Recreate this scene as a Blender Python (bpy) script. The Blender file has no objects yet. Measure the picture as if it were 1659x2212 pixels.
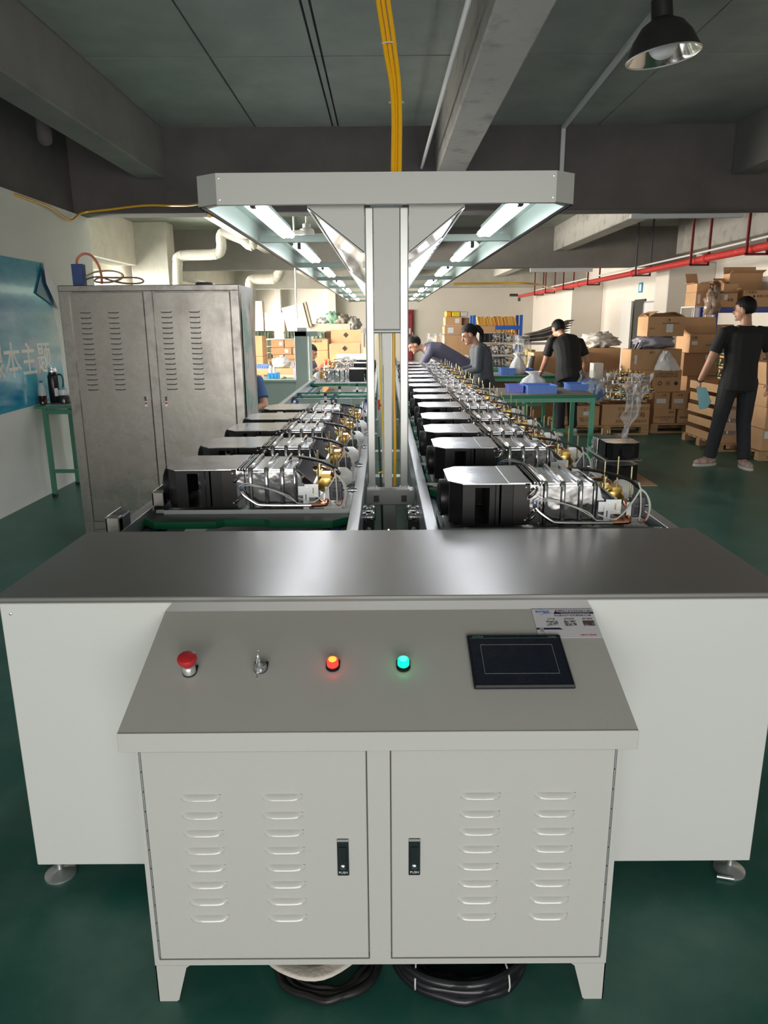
import bpy, bmesh, math, random
from mathutils import Vector, Matrix, Euler, noise
R = math.radians
random.seed(7)
SC = bpy.context.scene
COL = SC.collection

# ------------------------------------------------------------------ camera
FPX = 1580.0
cd = bpy.data.cameras.new('camera'); cam = bpy.data.objects.new('camera', cd); COL.objects.link(cam)
cd.sensor_fit = 'VERTICAL'; cd.sensor_height = 36.0; cd.lens = FPX / 2212.0 * 36.0
cd.clip_start = 0.05; cd.clip_end = 200
CAMM = Matrix.Rotation(0.0019, 4, 'Z') @ Matrix.Rotation(R(90) - math.atan(406 / FPX), 4, 'X') @ Matrix.Rotation(-0.0075, 4, 'Z')
cam.matrix_world = Matrix.Translation((0, 0, 1.5)) @ CAMM
SC.camera = cam

# ------------------------------------------------------------------ world, lamps, exposure
w = bpy.data.worlds.new('world'); SC.world = w; w.use_nodes = True
w.node_tree.nodes['Background'].inputs[0].default_value = (1.0, 0.97, 0.92, 1)
w.node_tree.nodes['Background'].inputs[1].default_value = 1.2
SC.view_settings.view_transform = 'Standard'; SC.view_settings.look = 'None'
SC.view_settings.gamma = 1.0; SC.view_settings.use_curve_mapping = False
SC.view_settings.exposure = 0.5

def area(name, loc, target, sx, sy, power, col):
    l = bpy.data.lights.new(name, 'AREA'); l.shape = 'RECTANGLE'; l.size = sx; l.size_y = sy
    l.energy = power; l.color = col; l.spread = R(180 if 'doorway' in name else 115)
    o = bpy.data.objects.new(name, l); COL.objects.link(o); o.location = loc
    o.rotation_euler = (Vector(target) - Vector(loc)).to_track_quat('-Z', 'Y').to_euler()
    return o
area('daylight_doorway', (0.4, -4.9, 1.45), (0.4, 0, 1.3), 5.6, 2.3, 175, (1.0, 0.98, 0.95))  # light from behind the camera; its doorway is unseen and added
area('daylight_window_middle_bay', (-4.95, 12.0, 1.5), (0, 12.0, 1.3), 6.0, 1.9, 560, (1.0, 0.93, 0.82))
area('daylight_window_far_bay', (-4.95, 19.9, 1.5), (0, 20.5, 1.4), 6.6, 1.9, 480, (1.0, 0.90, 0.78))
area('daylight_window_end_bay', (-4.95, 26.0, 1.5), (0, 26, 1.4), 3.0, 1.9, 230, (1.0, 0.90, 0.78))

# ------------------------------------------------------------------ materials
MATS = {}
def mat(name, col, rough=0.5, metal=0.0, noise_amt=0.0, nscale=5.0, col2=None, bump=0.0, bscale=40.0, coat=0.0,
        emit=None, es=0.0, alpha=1.0, trans=0.0, spec=None, rough2=None, stretch=None, thr=(0.35, 0.65), aniso=0.0, detail=6.0):
    if name in MATS: return MATS[name]
    m = bpy.data.materials.new(name); m.use_nodes = True
    nt = m.node_tree; b = nt.nodes['Principled BSDF']
    b.inputs['Base Color'].default_value = (*col, 1); b.inputs['Roughness'].default_value = rough
    b.inputs['Metallic'].default_value = metal; b.inputs['Coat Weight'].default_value = coat
    if spec is not None: b.inputs['Specular IOR Level'].default_value = spec
    if emit: b.inputs['Emission Color'].default_value = (*emit, 1); b.inputs['Emission Strength'].default_value = es
    b.inputs['Alpha'].default_value = alpha; b.inputs['Transmission Weight'].default_value = trans
    tc = nt.nodes.new('ShaderNodeTexCoord'); src = tc.outputs['Object']
    if stretch:
        mp = nt.nodes.new('ShaderNodeMapping'); mp.inputs['Scale'].default_value = stretch
        nt.links.new(src, mp.inputs[0]); src = mp.outputs[0]
    if noise_amt > 0 or col2:
        n = nt.nodes.new('ShaderNodeTexNoise'); n.inputs['Scale'].default_value = nscale; n.inputs['Detail'].default_value = detail
        n.inputs['Roughness'].default_value = 0.62
        nt.links.new(src, n.inputs['Vector'])
        mr = nt.nodes.new('ShaderNodeMapRange'); mr.inputs[1].default_value = thr[0]; mr.inputs[2].default_value = thr[1]
        nt.links.new(n.outputs[0], mr.inputs[0])
        mx = nt.nodes.new('ShaderNodeMix'); mx.data_type = 'RGBA'
        c2 = col2 if col2 else tuple(c * (1 - noise_amt) for c in col)
        mx.inputs[6].default_value = (*col, 1); mx.inputs[7].default_value = (*c2, 1)
        nt.links.new(mr.outputs[0], mx.inputs[0]); nt.links.new(mx.outputs[2], b.inputs['Base Color'])
        if rough2 is not None:
            m2 = nt.nodes.new('ShaderNodeMapRange'); m2.inputs[3].default_value = rough; m2.inputs[4].default_value = rough2
            nt.links.new(mr.outputs[0], m2.inputs[0]); nt.links.new(m2.outputs[0], b.inputs['Roughness'])
    if bump > 0:
        n2 = nt.nodes.new('ShaderNodeTexNoise'); n2.inputs['Scale'].default_value = bscale; n2.inputs['Detail'].default_value = 3
        nt.links.new(src, n2.inputs['Vector'])
        bp = nt.nodes.new('ShaderNodeBump'); bp.inputs['Strength'].default_value = bump; bp.inputs['Distance'].default_value = 0.01
        nt.links.new(n2.outputs[0], bp.inputs['Height']); nt.links.new(bp.outputs[0], b.inputs['Normal'])
    MATS[name] = m
    return m

WHITE = mat('white_powder_paint', (.51, .51, .49), .30, bump=.06, bscale=260)
WHITE2 = mat('white_side_paint', (.63, .645, .625), .36, bump=.05, bscale=200)
SHADEP = mat('shaded_panel_paint', (.46, .455, .43), .30, bump=.04, bscale=300)  # console white darkened; the sloping panel's shade is in the colour
STEELTOP = mat('steel_sheet_top', (.29, .285, .27), .31, .42, noise_amt=.10, nscale=2, thr=(.2, .8), detail=2, bump=.02, bscale=300)
STRIP = mat('bright_strip', (.16, .16, .155), .35, .35, bump=.015, bscale=200)
LOCKER = mat('worn_steel', (.45, .42, .39), .24, .97, col2=(.27, .245, .225), nscale=4.5, thr=(.40, .72), rough2=.42, bump=.10, bscale=9, detail=10)
LOCKERF = mat('worn_steel_frame', (.42, .395, .37), .3, .97, col2=(.26, .24, .225), nscale=9, thr=(.45, .7), rough2=.45)
FLOOR = mat('green_epoxy', (.020, .112, .086), .40, col2=(.095, .190, .160), nscale=3.2, thr=(.44, .80), rough2=.5, bump=.05, bscale=9, detail=10)
PLASTER = mat('white_plaster', (.80, .79, .74), .8, noise_amt=.07, nscale=1.2, bump=.1, bscale=6)
PLASTERW = mat('cream_plaster', (.74, .69, .63), .8, noise_amt=.06, nscale=1.0)
CONC = mat('green_bounce_concrete', (.27, .295, .26), .75, col2=(.185, .20, .18), nscale=2.4, thr=(.3, .8), bump=.25, bscale=14, detail=9)  # grey concrete with the green floor's bounce light tinted in
CONCD = mat('shaded_beam_concrete', (.125, .112, .108), .85, noise_amt=.25, nscale=2, bump=.2, bscale=12)  # darkened copy: shade high in the near bay is put into the colour
CONCM = mat('half_shaded_concrete', (.20, .19, .175), .8, noise_amt=.2, nscale=2, bump=.2, bscale=12)  # part of the beams' shade is mixed into this grey
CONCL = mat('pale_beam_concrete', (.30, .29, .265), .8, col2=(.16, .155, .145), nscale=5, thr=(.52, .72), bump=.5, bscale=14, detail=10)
CONCW = mat('lightened_concrete', (.50, .49, .44), .85, noise_amt=.15, nscale=4, bump=.3, bscale=10)  # lightened copy: window light put into beams and pillar; also pale pipes
DARK = mat('joint_dark', (.015, .015, .014), .9)
BLACK = mat('black_sheet_metal', (.007, .007, .008), .34, .0, spec=.3, bump=.02, bscale=50)
BLACKR = mat('black_rubber', (.012, .012, .013), .45)
MIRROR = mat('mirror_steel', (.78, .80, .84), .20, 1.0, bump=.25, bscale=7)
MIRROR2 = mat('mirror_steel_warm', (.80, .72, .64), .12, 1.0, bump=.07, bscale=12)
FOIL = mat('foil_tin', (.62, .61, .61), .13, 1.0, bump=.55, bscale=9, col2=(.30, .29, .29), nscale=7, thr=(.45, .7))
RIBM = mat('rib_chrome', (.62, .63, .66), .12, 1.0)
ZINC = mat('zinc_plate', (.66, .68, .68), .32, .75)
ALU = mat('aluminium_profile', (.62, .64, .65), .32, .8)
PIPE = mat('tinned_pipe', (.42, .41, .41), .22, 1.0)
COPPER = mat('copper', (.72, .30, .17), .25, 1.0)
BRASS = mat('brass', (.72, .48, .14), .24, 1.0)
BRASSL = mat('pale_brass_rod', (.70, .60, .34), .3, 1.0)
YELP = mat('yellow_pipe', (.85, .62, .02), .35)
DGREY = mat('dark_grey_plastic', (.07, .07, .08), .4)
DGREY2 = mat('screen_grey', (.035, .035, .045), .3)
WPLAS = mat('white_plastic', (.70, .70, .68), .35)
WIRE = mat('white_wire', (.62, .62, .58), .45)
BLUEP = mat('blue_plastic', (.0, .16, .42), .4)
GPALE = mat('pale_green_paint', (.36, .44, .39), .4, noise_amt=.05, nscale=3)
GBENCH = mat('bench_green_paint', (.11, .40, .26), .4, noise_amt=.1, nscale=6)
GBENCHD = mat('bench_dark_green_paint', (.05, .20, .13), .45)
GEDGE = mat('pallet_edge_green', (.005, .17, .075), .4)
PALT = mat('pallet_top', (.022, .055, .046), .5, spec=.3, noise_amt=.3, nscale=10, bump=.05, bscale=30)
BELT = mat('green_belt', (.01, .16, .09), .5)
CHAINB = mat('blue_chain', (.01, .04, .16), .4)
GANTRY = mat('gantry_paint', (.53, .53, .50), .34, bump=.03, bscale=200)
GANTRYS = mat('gantry_steel_paint', (.50, .51, .49), .28, .35)
GREENIN = mat('canopy_inner', (.40, .50, .44), .4)
YEL = mat('yellow_hose', (.80, .42, .01), .3, coat=.3)
RED = mat('red_pipe_paint', (.50, .030, .028), .4, col2=(.42, .16, .14), nscale=14, thr=(.55, .8))
REDD = mat('red_hanger_paint', (.17, .012, .014), .5)
CARD = mat('cardboard', (.60, .36, .19), .8, noise_amt=.1, nscale=4, bump=.04, bscale=60)
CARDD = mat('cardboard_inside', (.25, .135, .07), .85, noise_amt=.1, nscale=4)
CARDP = mat('pale_board', (.66, .59, .50), .8, noise_amt=.08, nscale=6)
TAPE = mat('clear_tape', (.55, .40, .25), .2)
PAPER = mat('paper_label', (.75, .75, .76), .6)
INK = mat('ink_dark', (.05, .03, .025), .8)
INKN = mat('ink_navy', (.012, .012, .07), .6)
INKR = mat('ink_red', (.5, .02, .02), .6)
WOOD = mat('pallet_wood', (.52, .33, .17), .75, col2=(.34, .20, .10), nscale=6, stretch=(1, 8, 8), thr=(.4, .7))
BIN = mat('blue_bin_plastic', (.13, .27, .72), .4)
BAGW = mat('white_bag_film', (.72, .72, .72), .3, bump=.5, bscale=25, alpha=.92)
BAGC = mat('clear_bag_film', (.75, .75, .76), .12, bump=.8, bscale=35, alpha=.26)
BAGG = mat('lilac_grey_bag', (.28, .27, .33), .35, bump=.5, bscale=14)
SKIN = mat('skin', (.50, .26, .17), .5, noise_amt=.08, nscale=12)
HAIR = mat('black_hair', (.008, .007, .007), .6, spec=.25, bump=.6, bscale=90, stretch=(1, 1, .2))
HAIRB = mat('brown_hair', (.07, .035, .022), .4, bump=.6, bscale=90, stretch=(1, 1, .2))
TSHIRT = mat('black_cotton', (.012, .012, .013), .8, bump=.9, bscale=7)
JEANS = mat('charcoal_denim', (.022, .024, .029), .8, bump=.9, bscale=12, noise_amt=.3, nscale=6)
GREYSW = mat('grey_sweater', (.075, .085, .10), .85, bump=.8, bscale=9)
MAUVE = mat('mauve_grey_knit', (.10, .095, .14), .85, bump=.9, bscale=8)
PURP = mat('dark_purple_jacket', (.065, .05, .075), .8, bump=.9, bscale=16, col2=(.14, .11, .15), nscale=20)
EYE = mat('eye_dark', (.01, .01, .01), .2)
LIP = mat('lip', (.42, .14, .12), .5)
TUBE = mat('lit_tube', (1, 1, 1), .4, emit=(.93, .95, 1.0), es=17)
TUBEB = mat('unlit_white_tube', (.62, .64, .66), .4)
BLUSH = mat('blue_shelf_paint', (.03, .12, .50), .4)
BLUSH2 = mat('indigo_shelf_paint', (.045, .07, .33), .4)
SNEAK = mat('sneaker_fabric', (.33, .27, .26), .7, col2=(.60, .38, .33), nscale=22, thr=(.45, .6))
SOLE = mat('sneaker_sole', (.55, .50, .42), .6)
GLASS = mat('clear_glass', (.95, .97, .97), .05, trans=1.0)
SKYP = mat('daylit_pane', (.9, .9, .9), .3, emit=(1.0, .96, .88), es=3.0)

# ------------------------------------------------------------------ mesh helpers
def ray(x, y):
    v = CAMM @ Vector(((x - 829.5) / FPX, (1106 - y) / FPX, -1)); return v
def at(x, y, Y):
    v = ray(x, y); return Vector((0, 0, 1.5)) + v * (Y / v.y)
def onz(x, y, z):
    v = ray(x, y); return Vector((0, 0, 1.5)) + v * ((z - 1.5) / v.z)

class M:
    def __init__(s): s.v = []; s.f = []
    def add(s, vs, fs):
        o = len(s.v); s.v += [tuple(p) for p in vs]; s.f += [tuple(i + o for i in f) for f in fs]; return s
    def box(s, x0, x1, y0, y1, z0, z1, mtx=None):
        vs = [Vector((x, y, z)) for z in (z0, z1) for y in (y0, y1) for x in (x0, x1)]
        if mtx is not None: vs = [mtx @ p for p in vs]
        return s.add(vs, [(0, 2, 3, 1), (4, 5, 7, 6), (0, 1, 5, 4), (2, 6, 7, 3), (0, 4, 6, 2), (1, 3, 7, 5)])
    def bar(s, a, b, w, h, up=(0, 0, 1)):
        a = Vector(a); b = Vector(b); d = (b - a); L = d.length; d.normalize()
        u = Vector(up)
        if abs(d.dot(u)) > .99: u = Vector((0, 1, 0))
        x = d.cross(u).normalized(); u = x.cross(d)
        m = Matrix((x, d, u)).transposed().to_4x4(); m.translation = a
        return s.box(-w / 2, w / 2, 0, L, -h / 2, h / 2, m)
    def tube(s, pts, r, n=8, smooth=0, closed=False, caps=True):
        P = [Vector(p) for p in pts]
        if smooth and len(P) > 2:
            Q = []
            m = len(P)
            rng = range(m) if closed else range(m - 1)
            for i in rng:
                p0 = P[(i - 1) % m] if closed or i > 0 else P[0] * 2 - P[1]
                p1 = P[i]; p2 = P[(i + 1) % m]
                p3 = P[(i + 2) % m] if closed or i + 2 < m else P[-1] * 2 - P[-2]
                for k in range(smooth):
                    t = k / smooth
                    Q.append(.5 * ((2 * p1) + (-p0 + p2) * t + (2 * p0 - 5 * p1 + 4 * p2 - p3) * t * t + (-p0 + 3 * p1 - 3 * p2 + p3) * t ** 3))
            if not closed: Q.append(P[-1])
            P = Q
        rs = r if isinstance(r, (list, tuple)) else None
        N = len(P); rings = []; prev = None
        for i, p in enumerate(P):
            if closed: d = P[(i + 1) % N] - P[i - 1]
            else: d = P[min(i + 1, N - 1)] - P[max(i - 1, 0)]
            if d.length < 1e-9: d = Vector((0, 0, 1))
            d.normalize()
            if prev is None:
                u = Vector((0, 0, 1)) if abs(d.z) < .9 else Vector((1, 0, 0))
            else: u = prev
            x = d.cross(u)
            if x.length < 1e-6: x = d.cross(Vector((0, 1, .1)))
            x.normalize(); u = x.cross(d).normalized(); prev = u
            rr = (rs[min(len(rs) - 1, int(i * len(rs) / N))] if rs else r)
            if rs and N > 1:
                f = i / (N - 1) * (len(rs) - 1); k = int(min(f, len(rs) - 2)) if len(rs) > 1 else 0
                rr = rs[k] + (rs[min(k + 1, len(rs) - 1)] - rs[k]) * (f - k)
            rings.append([p + x * (rr * math.cos(2 * math.pi * j / n)) + u * (rr * math.sin(2 * math.pi * j / n)) for j in range(n)])
        vs = [q for rg in rings for q in rg]; fs = []
        for i in range(N if closed else N - 1):
            a = i * n; b = ((i + 1) % N) * n
            for j in range(n): k = (j + 1) % n; fs.append((a + j, a + k, b + k, b + j))
        if caps and not closed:
            fs.append(tuple(range(n))[::-1]); fs.append(tuple((N - 1) * n + j for j in range(n)))
        return s.add(vs, fs)
    def cyl(s, a, b, r, n=16, r2=None): return s.tube([a, b], [r, r if r2 is None else r2], n)
    def lathe(s, prof, c=(0, 0, 0), n=20, axis='z', cap=True):
        vs = []; fs = []; m = len(prof); c = Vector(c)
        for (r, h) in prof:
            for j in range(n):
                a = 2 * math.pi * j / n; p = Vector((r * math.cos(a), r * math.sin(a), h))
                if axis == 'x': p = Vector((h, p.x, p.y))
                elif axis == 'y': p = Vector((p.y, h, p.x))
                vs.append(p + c)
        for i in range(m - 1):
            for j in range(n):
                k = (j + 1) % n; fs.append((i * n + j, i * n + k, (i + 1) * n + k, (i + 1) * n + j))
        if cap: fs.append(tuple(range(n))[::-1]); fs.append(tuple((m - 1) * n + j for j in range(n)))
        return s.add(vs, fs)
    def prism(s, poly, a, b, axis='z'):
        def P(p, h):
            if axis == 'z': return (p[0], p[1], h)
            if axis == 'y': return (p[0], h, p[1])
            return (h, p[0], p[1])
        n = len(poly); vs = [P(p, a) for p in poly] + [P(p, b) for p in poly]
        fs = [tuple(range(n))[::-1], tuple(range(n, 2 * n))] + [(i, (i + 1) % n, n + (i + 1) % n, n + i) for i in range(n)]
        return s.add(vs, fs)
    def ell(s, c, r, rot=None, n=12, m=8):
        c = Vector(c); vs = []; fs = []
        for i in range(m + 1):
            t = math.pi * i / m
            for j in range(n):
                a = 2 * math.pi * j / n
                p = Vector((r[0] * math.sin(t) * math.cos(a), r[1] * math.sin(t) * math.sin(a), -r[2] * math.cos(t)))
                if rot is not None: p = rot @ p
                vs.append(c + p)
        for i in range(m):
            for j in range(n):
                k = (j + 1) % n; fs.append((i * n + j, i * n + k, (i + 1) * n + k, (i + 1) * n + j))
        return s.add(vs, fs)
    def caps(s, a, b, ra, rb, n=12):   # tapered limb with round ends
        a = Vector(a); b = Vector(b); s.tube([a, b], [ra, rb], n); s.ell(a, (ra,) * 3, n=n, m=6); s.ell(b, (rb,) * 3, n=n, m=6); return s
    def build(s, name, m, parent=None, smooth=False, bevel=0, loc=None, remesh=0, relax=0, seg=1):
        me = bpy.data.meshes.new(name); me.from_pydata(s.v, [], s.f); me.validate()
        bm = bmesh.new(); bm.from_mesh(me)
        if bevel or remesh: bmesh.ops.remove_doubles(bm, verts=bm.verts, dist=1e-6)
        bmesh.ops.recalc_face_normals(bm, faces=bm.faces)
        if bevel: bmesh.ops.bevel(bm, geom=[e for e in bm.edges if len(e.link_faces) == 2 and e.calc_face_angle(0) > .5], offset=bevel, segments=seg, affect='EDGES', clamp_overlap=True)
        bm.to_mesh(me); bm.free()
        o = bpy.data.objects.new(name, me); COL.objects.link(o)
        if remesh:
            md = o.modifiers.new('r', 'REMESH'); md.mode = 'VOXEL'; md.voxel_size = remesh
            if relax: m2 = o.modifiers.new('s', 'SMOOTH'); m2.factor = .6; m2.iterations = relax
            dg = bpy.context.evaluated_depsgraph_get(); ev = o.evaluated_get(dg)
            me2 = bpy.data.meshes.new_from_object(ev); o.modifiers.clear(); o.data = me2; me = me2; me.name = name; smooth = True
        if isinstance(m, (list, tuple)):
            for q in m: me.materials.append(q)
        else: me.materials.clear(); me.materials.append(m)
        if smooth:
            me.polygons.foreach_set('use_smooth', [True] * len(me.polygons))
            if smooth != 'all' and not remesh: me.set_sharp_from_angle(angle=R(40))
        if parent is not None: o.parent = parent
        if loc is not None: o.location = loc
        return o

def tag(o, label=None, cat=None, group=None, kind=None):
    if label: o['label'] = label
    if cat: o['category'] = cat
    if group: o['group'] = group
    if kind: o['kind'] = kind
    return o
def thing(name, label, cat, loc=(0, 0, 0), rz=0, group=None):
    o = bpy.data.objects.new(name, None); COL.objects.link(o); o.location = loc; o.rotation_euler = (0, 0, rz)
    return tag(o, label, cat, group)
def struct(o, label=None): o['kind'] = 'structure'; (label and tag(o, label)); return o
KIDS = {}
def kids(o): return [c for c in COL.objects if c.parent == o]
def dup(o, loc=None, rz=None, label=None, group=None, scale=None, parent=None):
    c = o.copy(); COL.objects.link(c)
    if parent is not None: c.parent = parent
    if loc is not None: c.location = loc
    if rz is not None: c.rotation_euler = (0, 0, rz)
    if scale: c.scale = scale
    if label: c['label'] = label
    if group: c['group'] = group
    for ch in list(o.children): dup(ch, parent=c)
    return c
FONT = None
def text(body, size, mtx, m, parent, name='lettering', sx=1.0, ext=0.0003, align='CENTER', bold=0.0):
    cu = bpy.data.curves.new(name, 'FONT'); cu.body = body; cu.size = size; cu.align_x = align; cu.align_y = 'CENTER'
    cu.extrude = ext; cu.resolution_u = 2; cu.offset = bold
    o = bpy.data.objects.new(name, cu); COL.objects.link(o)
    dg = bpy.context.evaluated_depsgraph_get(); me = bpy.data.meshes.new_from_object(o.evaluated_get(dg))
    bpy.data.objects.remove(o)
    me.transform(mtx @ Matrix.Diagonal((sx, 1, 1, 1))); me.materials.clear(); me.materials.append(m)
    o = bpy.data.objects.new(name, me); COL.objects.link(o); o.parent = parent
    return o
def frame(origin, x, y):   # matrix whose x,y axes lie in a surface
    x = Vector(x).normalized(); y = Vector(y).normalized(); z = x.cross(y)
    m = Matrix((x, y, z)).transposed().to_4x4(); m.translation = Vector(origin); return m
FRONT = lambda x, y, z: frame((x, y, z), (1, 0, 0), (0, 0, 1))      # faces the camera side (-Y)

# ------------------------------------------------------------------ the room
ZB = 2.60; ZC = 3.38
struct(M().box(-5.2, 6.6, -5, 28.2, -.1, 0).build('floor', FLOOR), 'green painted factory floor')
# ceiling: cast panels with joints between, under a slab
ce = struct(M().box(-5.2, 6.6, -5, 28.2, ZC + .02, ZC + .2).build('ceiling', DARK), 'concrete ceiling with formwork joints')
xs = [-2.17, -1.25, -.49, -.435, .52]
ys = [-5, -3.2, -1.35, .5, 2.3, 4.15, 5.95, 7.9]
def cpanel(x0, x1, y0, y1, dz=0, g=.008):
    M().box(x0 + g, x1 - g, y0 + g, y1 - g, ZC + dz, ZC + .019).build('panel', CONC, ce)
for i in range(len(ys) - 1):
    for j in range(len(xs) - 1): cpanel(xs[j], xs[j + 1], ys[i], ys[i + 1], .001 * ((i + j) % 3))
    for (a, b) in ((-3.3, -2.44), (.8, 2.12), (2.12, 3.47), (3.75, 6.6)): cpanel(a, b, ys[i], ys[i + 1], .001 * ((i + int(a)) % 2))
for (y0, y1) in ((8.2, 12), (12, 15.8), (16.1, 20), (20, 24.2), (24.5, 28)):
    for (a, b) in ((-5.2, -2.44), (-2.17, .52), (.8, 3.5), (3.78, 6.6)): cpanel(a, b, y0, y1)
tn = [0]
def trim(x0, x1, y0, y1, z0, z1, m, label, bevel=.012):
    tn[0] += 1
    return struct(M().box(x0, x1, y0, y1, z0, z1).build('trim_%d' % tn[0], m, bevel=bevel), label)
trim(-5.1, 6.6, 7.9, 8.2, ZB, ZC + .02, [CONCD], 'shade-toned concrete crossbeam above the near bay')
trim(-5.1, 6.6, 8.198, 8.2, ZB, ZC, CONCW, 'lightened back of the near crossbeam', 0)
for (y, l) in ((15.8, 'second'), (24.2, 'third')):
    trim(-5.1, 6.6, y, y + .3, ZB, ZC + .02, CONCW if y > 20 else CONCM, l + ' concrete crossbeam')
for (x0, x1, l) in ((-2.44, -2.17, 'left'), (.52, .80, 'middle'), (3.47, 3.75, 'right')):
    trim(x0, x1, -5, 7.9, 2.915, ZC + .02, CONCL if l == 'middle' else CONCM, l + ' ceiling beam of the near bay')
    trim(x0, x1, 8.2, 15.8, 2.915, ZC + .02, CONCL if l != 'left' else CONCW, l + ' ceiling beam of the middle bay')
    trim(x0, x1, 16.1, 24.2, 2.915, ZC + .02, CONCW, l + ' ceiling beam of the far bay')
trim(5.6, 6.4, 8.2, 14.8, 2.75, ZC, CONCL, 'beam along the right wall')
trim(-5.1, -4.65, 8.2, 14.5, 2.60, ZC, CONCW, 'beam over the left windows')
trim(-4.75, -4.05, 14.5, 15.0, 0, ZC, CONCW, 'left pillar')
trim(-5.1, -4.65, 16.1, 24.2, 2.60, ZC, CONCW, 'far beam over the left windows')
# walls
wl = struct(M().box(-3.3, -3.1, -5, 7.9, 0, ZB).box(-3.3, -3.1, 7.9, 8.2, 0, ZB).build('wall_left', PLASTER), 'white left wall')
trim(-3.3, -3.12, -5, 7.9, ZB, ZC + .02, CONCD, 'shade-toned beam over the left wall')
struct(M().box(-5.3, -5.1, 7.9, 28.2, 0, .75).box(-5.3, -5.1, 7.9, 28.2, 2.5, ZC).box(-5.3, -5.1, 7.9, 8.8, .75, 2.5).box(-5.3, -5.1, 15.1, 16.5, .75, 2.5).box(-5.3, -5.1, 23.3, 24.4, .75, 2.5).box(-5.3, -5.1, 27.6, 28.2, .75, 2.5).build('wall_left', PLASTERW), 'outer left wall with windows')
struct(M().box(-5.1, -3.3, 8.05, 8.15, 0, ZB).build('wall_left', PLASTERW), 'return wall beside the windows')
for i, (a, b) in enumerate(((8.8, 15.1), (16.5, 23.3), (24.4, 27.6))):
    f = M(); n = 4
    f.box(-5.24, -5.16, a, b, .75, .81).box(-5.24, -5.16, a, b, 2.44, 2.5).box(-5.24, -5.16, a, b, 1.75, 1.8)
    for k in range(n + 1):
        y = a + (b - a) * k / n; f.box(-5.24, -5.16, y - .03, y + .03, .75, 2.5)
    wo = struct(f.build('window_%d' % (i + 1), WPLAS), 'bright window in the left wall')
    M().box(-5.205, -5.195, a, b, .78, 2.47).build('pane', GLASS, wo)
struct(M().box(-5.3, 6.6, 28, 28.2, 0, ZC).build('wall_back', PLASTERW), 'cream far end wall')
struct(M().box(6.4, 6.6, -5, 28.2, 0, ZC).build('wall_right', PLASTERW), 'cream right wall')
trim(5.5, 6.4, 14.8, 15.5, 0, ZB, PLASTERW, 'nearer pillar of the right wall')
trim(5.5, 6.4, 22.3, 28, 0, ZB, PLASTERW, 'farther pillar of the right wall')
trim(-2.05, -1.75, 27.7, 28, 0, ZC, PLASTERW, 'slim pillar at the far wall')
trim(-3.95, -3.75, 27.7, 28, 0, ZC, PLASTERW, 'second slim pillar at the far wall')
struct(M().box(-5.3, -2.5, -5.2, -5, 0, ZC).box(3.3, 6.6, -5.2, -5, 0, ZC).box(-2.5, 3.3, -5.2, -5, 2.6, ZC).build('wall_front', PLASTER), 'unseen wall behind the camera with a doorway added for light')
# doors
dr = struct(M().box(.80, 1.10, 27.94, 28.0, 0, 2.0).build('door_1', mat('maroon_door', (.20, .02, .025), .4), bevel=.005), 'maroon door in the far wall')
dr2 = M().box(.86, 1.04, 27.925, 27.94, 1.1, 1.85).box(.86, 1.04, 27.925, 27.94, .2, .95).build('panel', mat('maroon_panel', (.28, .04, .045), .4), dr, bevel=.004)
M().box(1.04, 1.07, 27.91, 27.94, 1.0, 1.2).build('handle', ZINC, dr)
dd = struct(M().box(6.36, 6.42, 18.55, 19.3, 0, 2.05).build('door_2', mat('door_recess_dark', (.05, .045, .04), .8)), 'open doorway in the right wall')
M().box(6.28, 6.34, 19.3, 20.05, 0.02, 2.02).build('door_leaf', WPLAS, dd, bevel=.005)
fc = thing('fire_cabinet', 'white fire hose cabinet with red lettering on the right wall', 'fire cabinet', (6.38, 17.9, 0))
M().box(-.10, 0, -.45, .45, .55, 1.98).build('body', mat('cabinet_white', (.72, .72, .72), .3), fc, bevel=.006)
fr = M()
for a in ((-.115, -.10, -.45, -.41, .55, 1.98), (-.115, -.10, .41, .45, .55, 1.98), (-.115, -.10, -.45, .45, .55, .59), (-.115, -.10, -.45, .45, 1.94, 1.98)): fr.box(*a)
fr.build('door_frame', ALU, fc)
for (t, z, s) in (('火', 1.62, .16), ('消火栓', 1.35, .17), ('火警119', .85, .12)):
    text(t, s, frame((-.104, 0, z), (0, -1, 0), (0, 0, 1)), INKR, fc)
sg = thing('wall_sign', 'small blue square sign high on the right wall', 'sign', (6.39, 19.0, 2.33))
M().box(-.012, 0, -.13, .13, -.12, .12).build('plate', mat('sign_blue', (.0, .30, .62), .4), sg)
M().box(-.016, -.012, -.06, .06, -.08, .08).build('symbol', PAPER, sg)

def pipe_thing(name, label, cat, pts, r, m, n=12, smooth=0, group=None):
    t = thing(name, label, cat, pts[0], 0, group); p0 = Vector(pts[0])
    M().tube([Vector(p) - p0 for p in pts], r, n, smooth).build(name + '_run' if False else 'tube', m, t, smooth=True)
    return t
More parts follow.
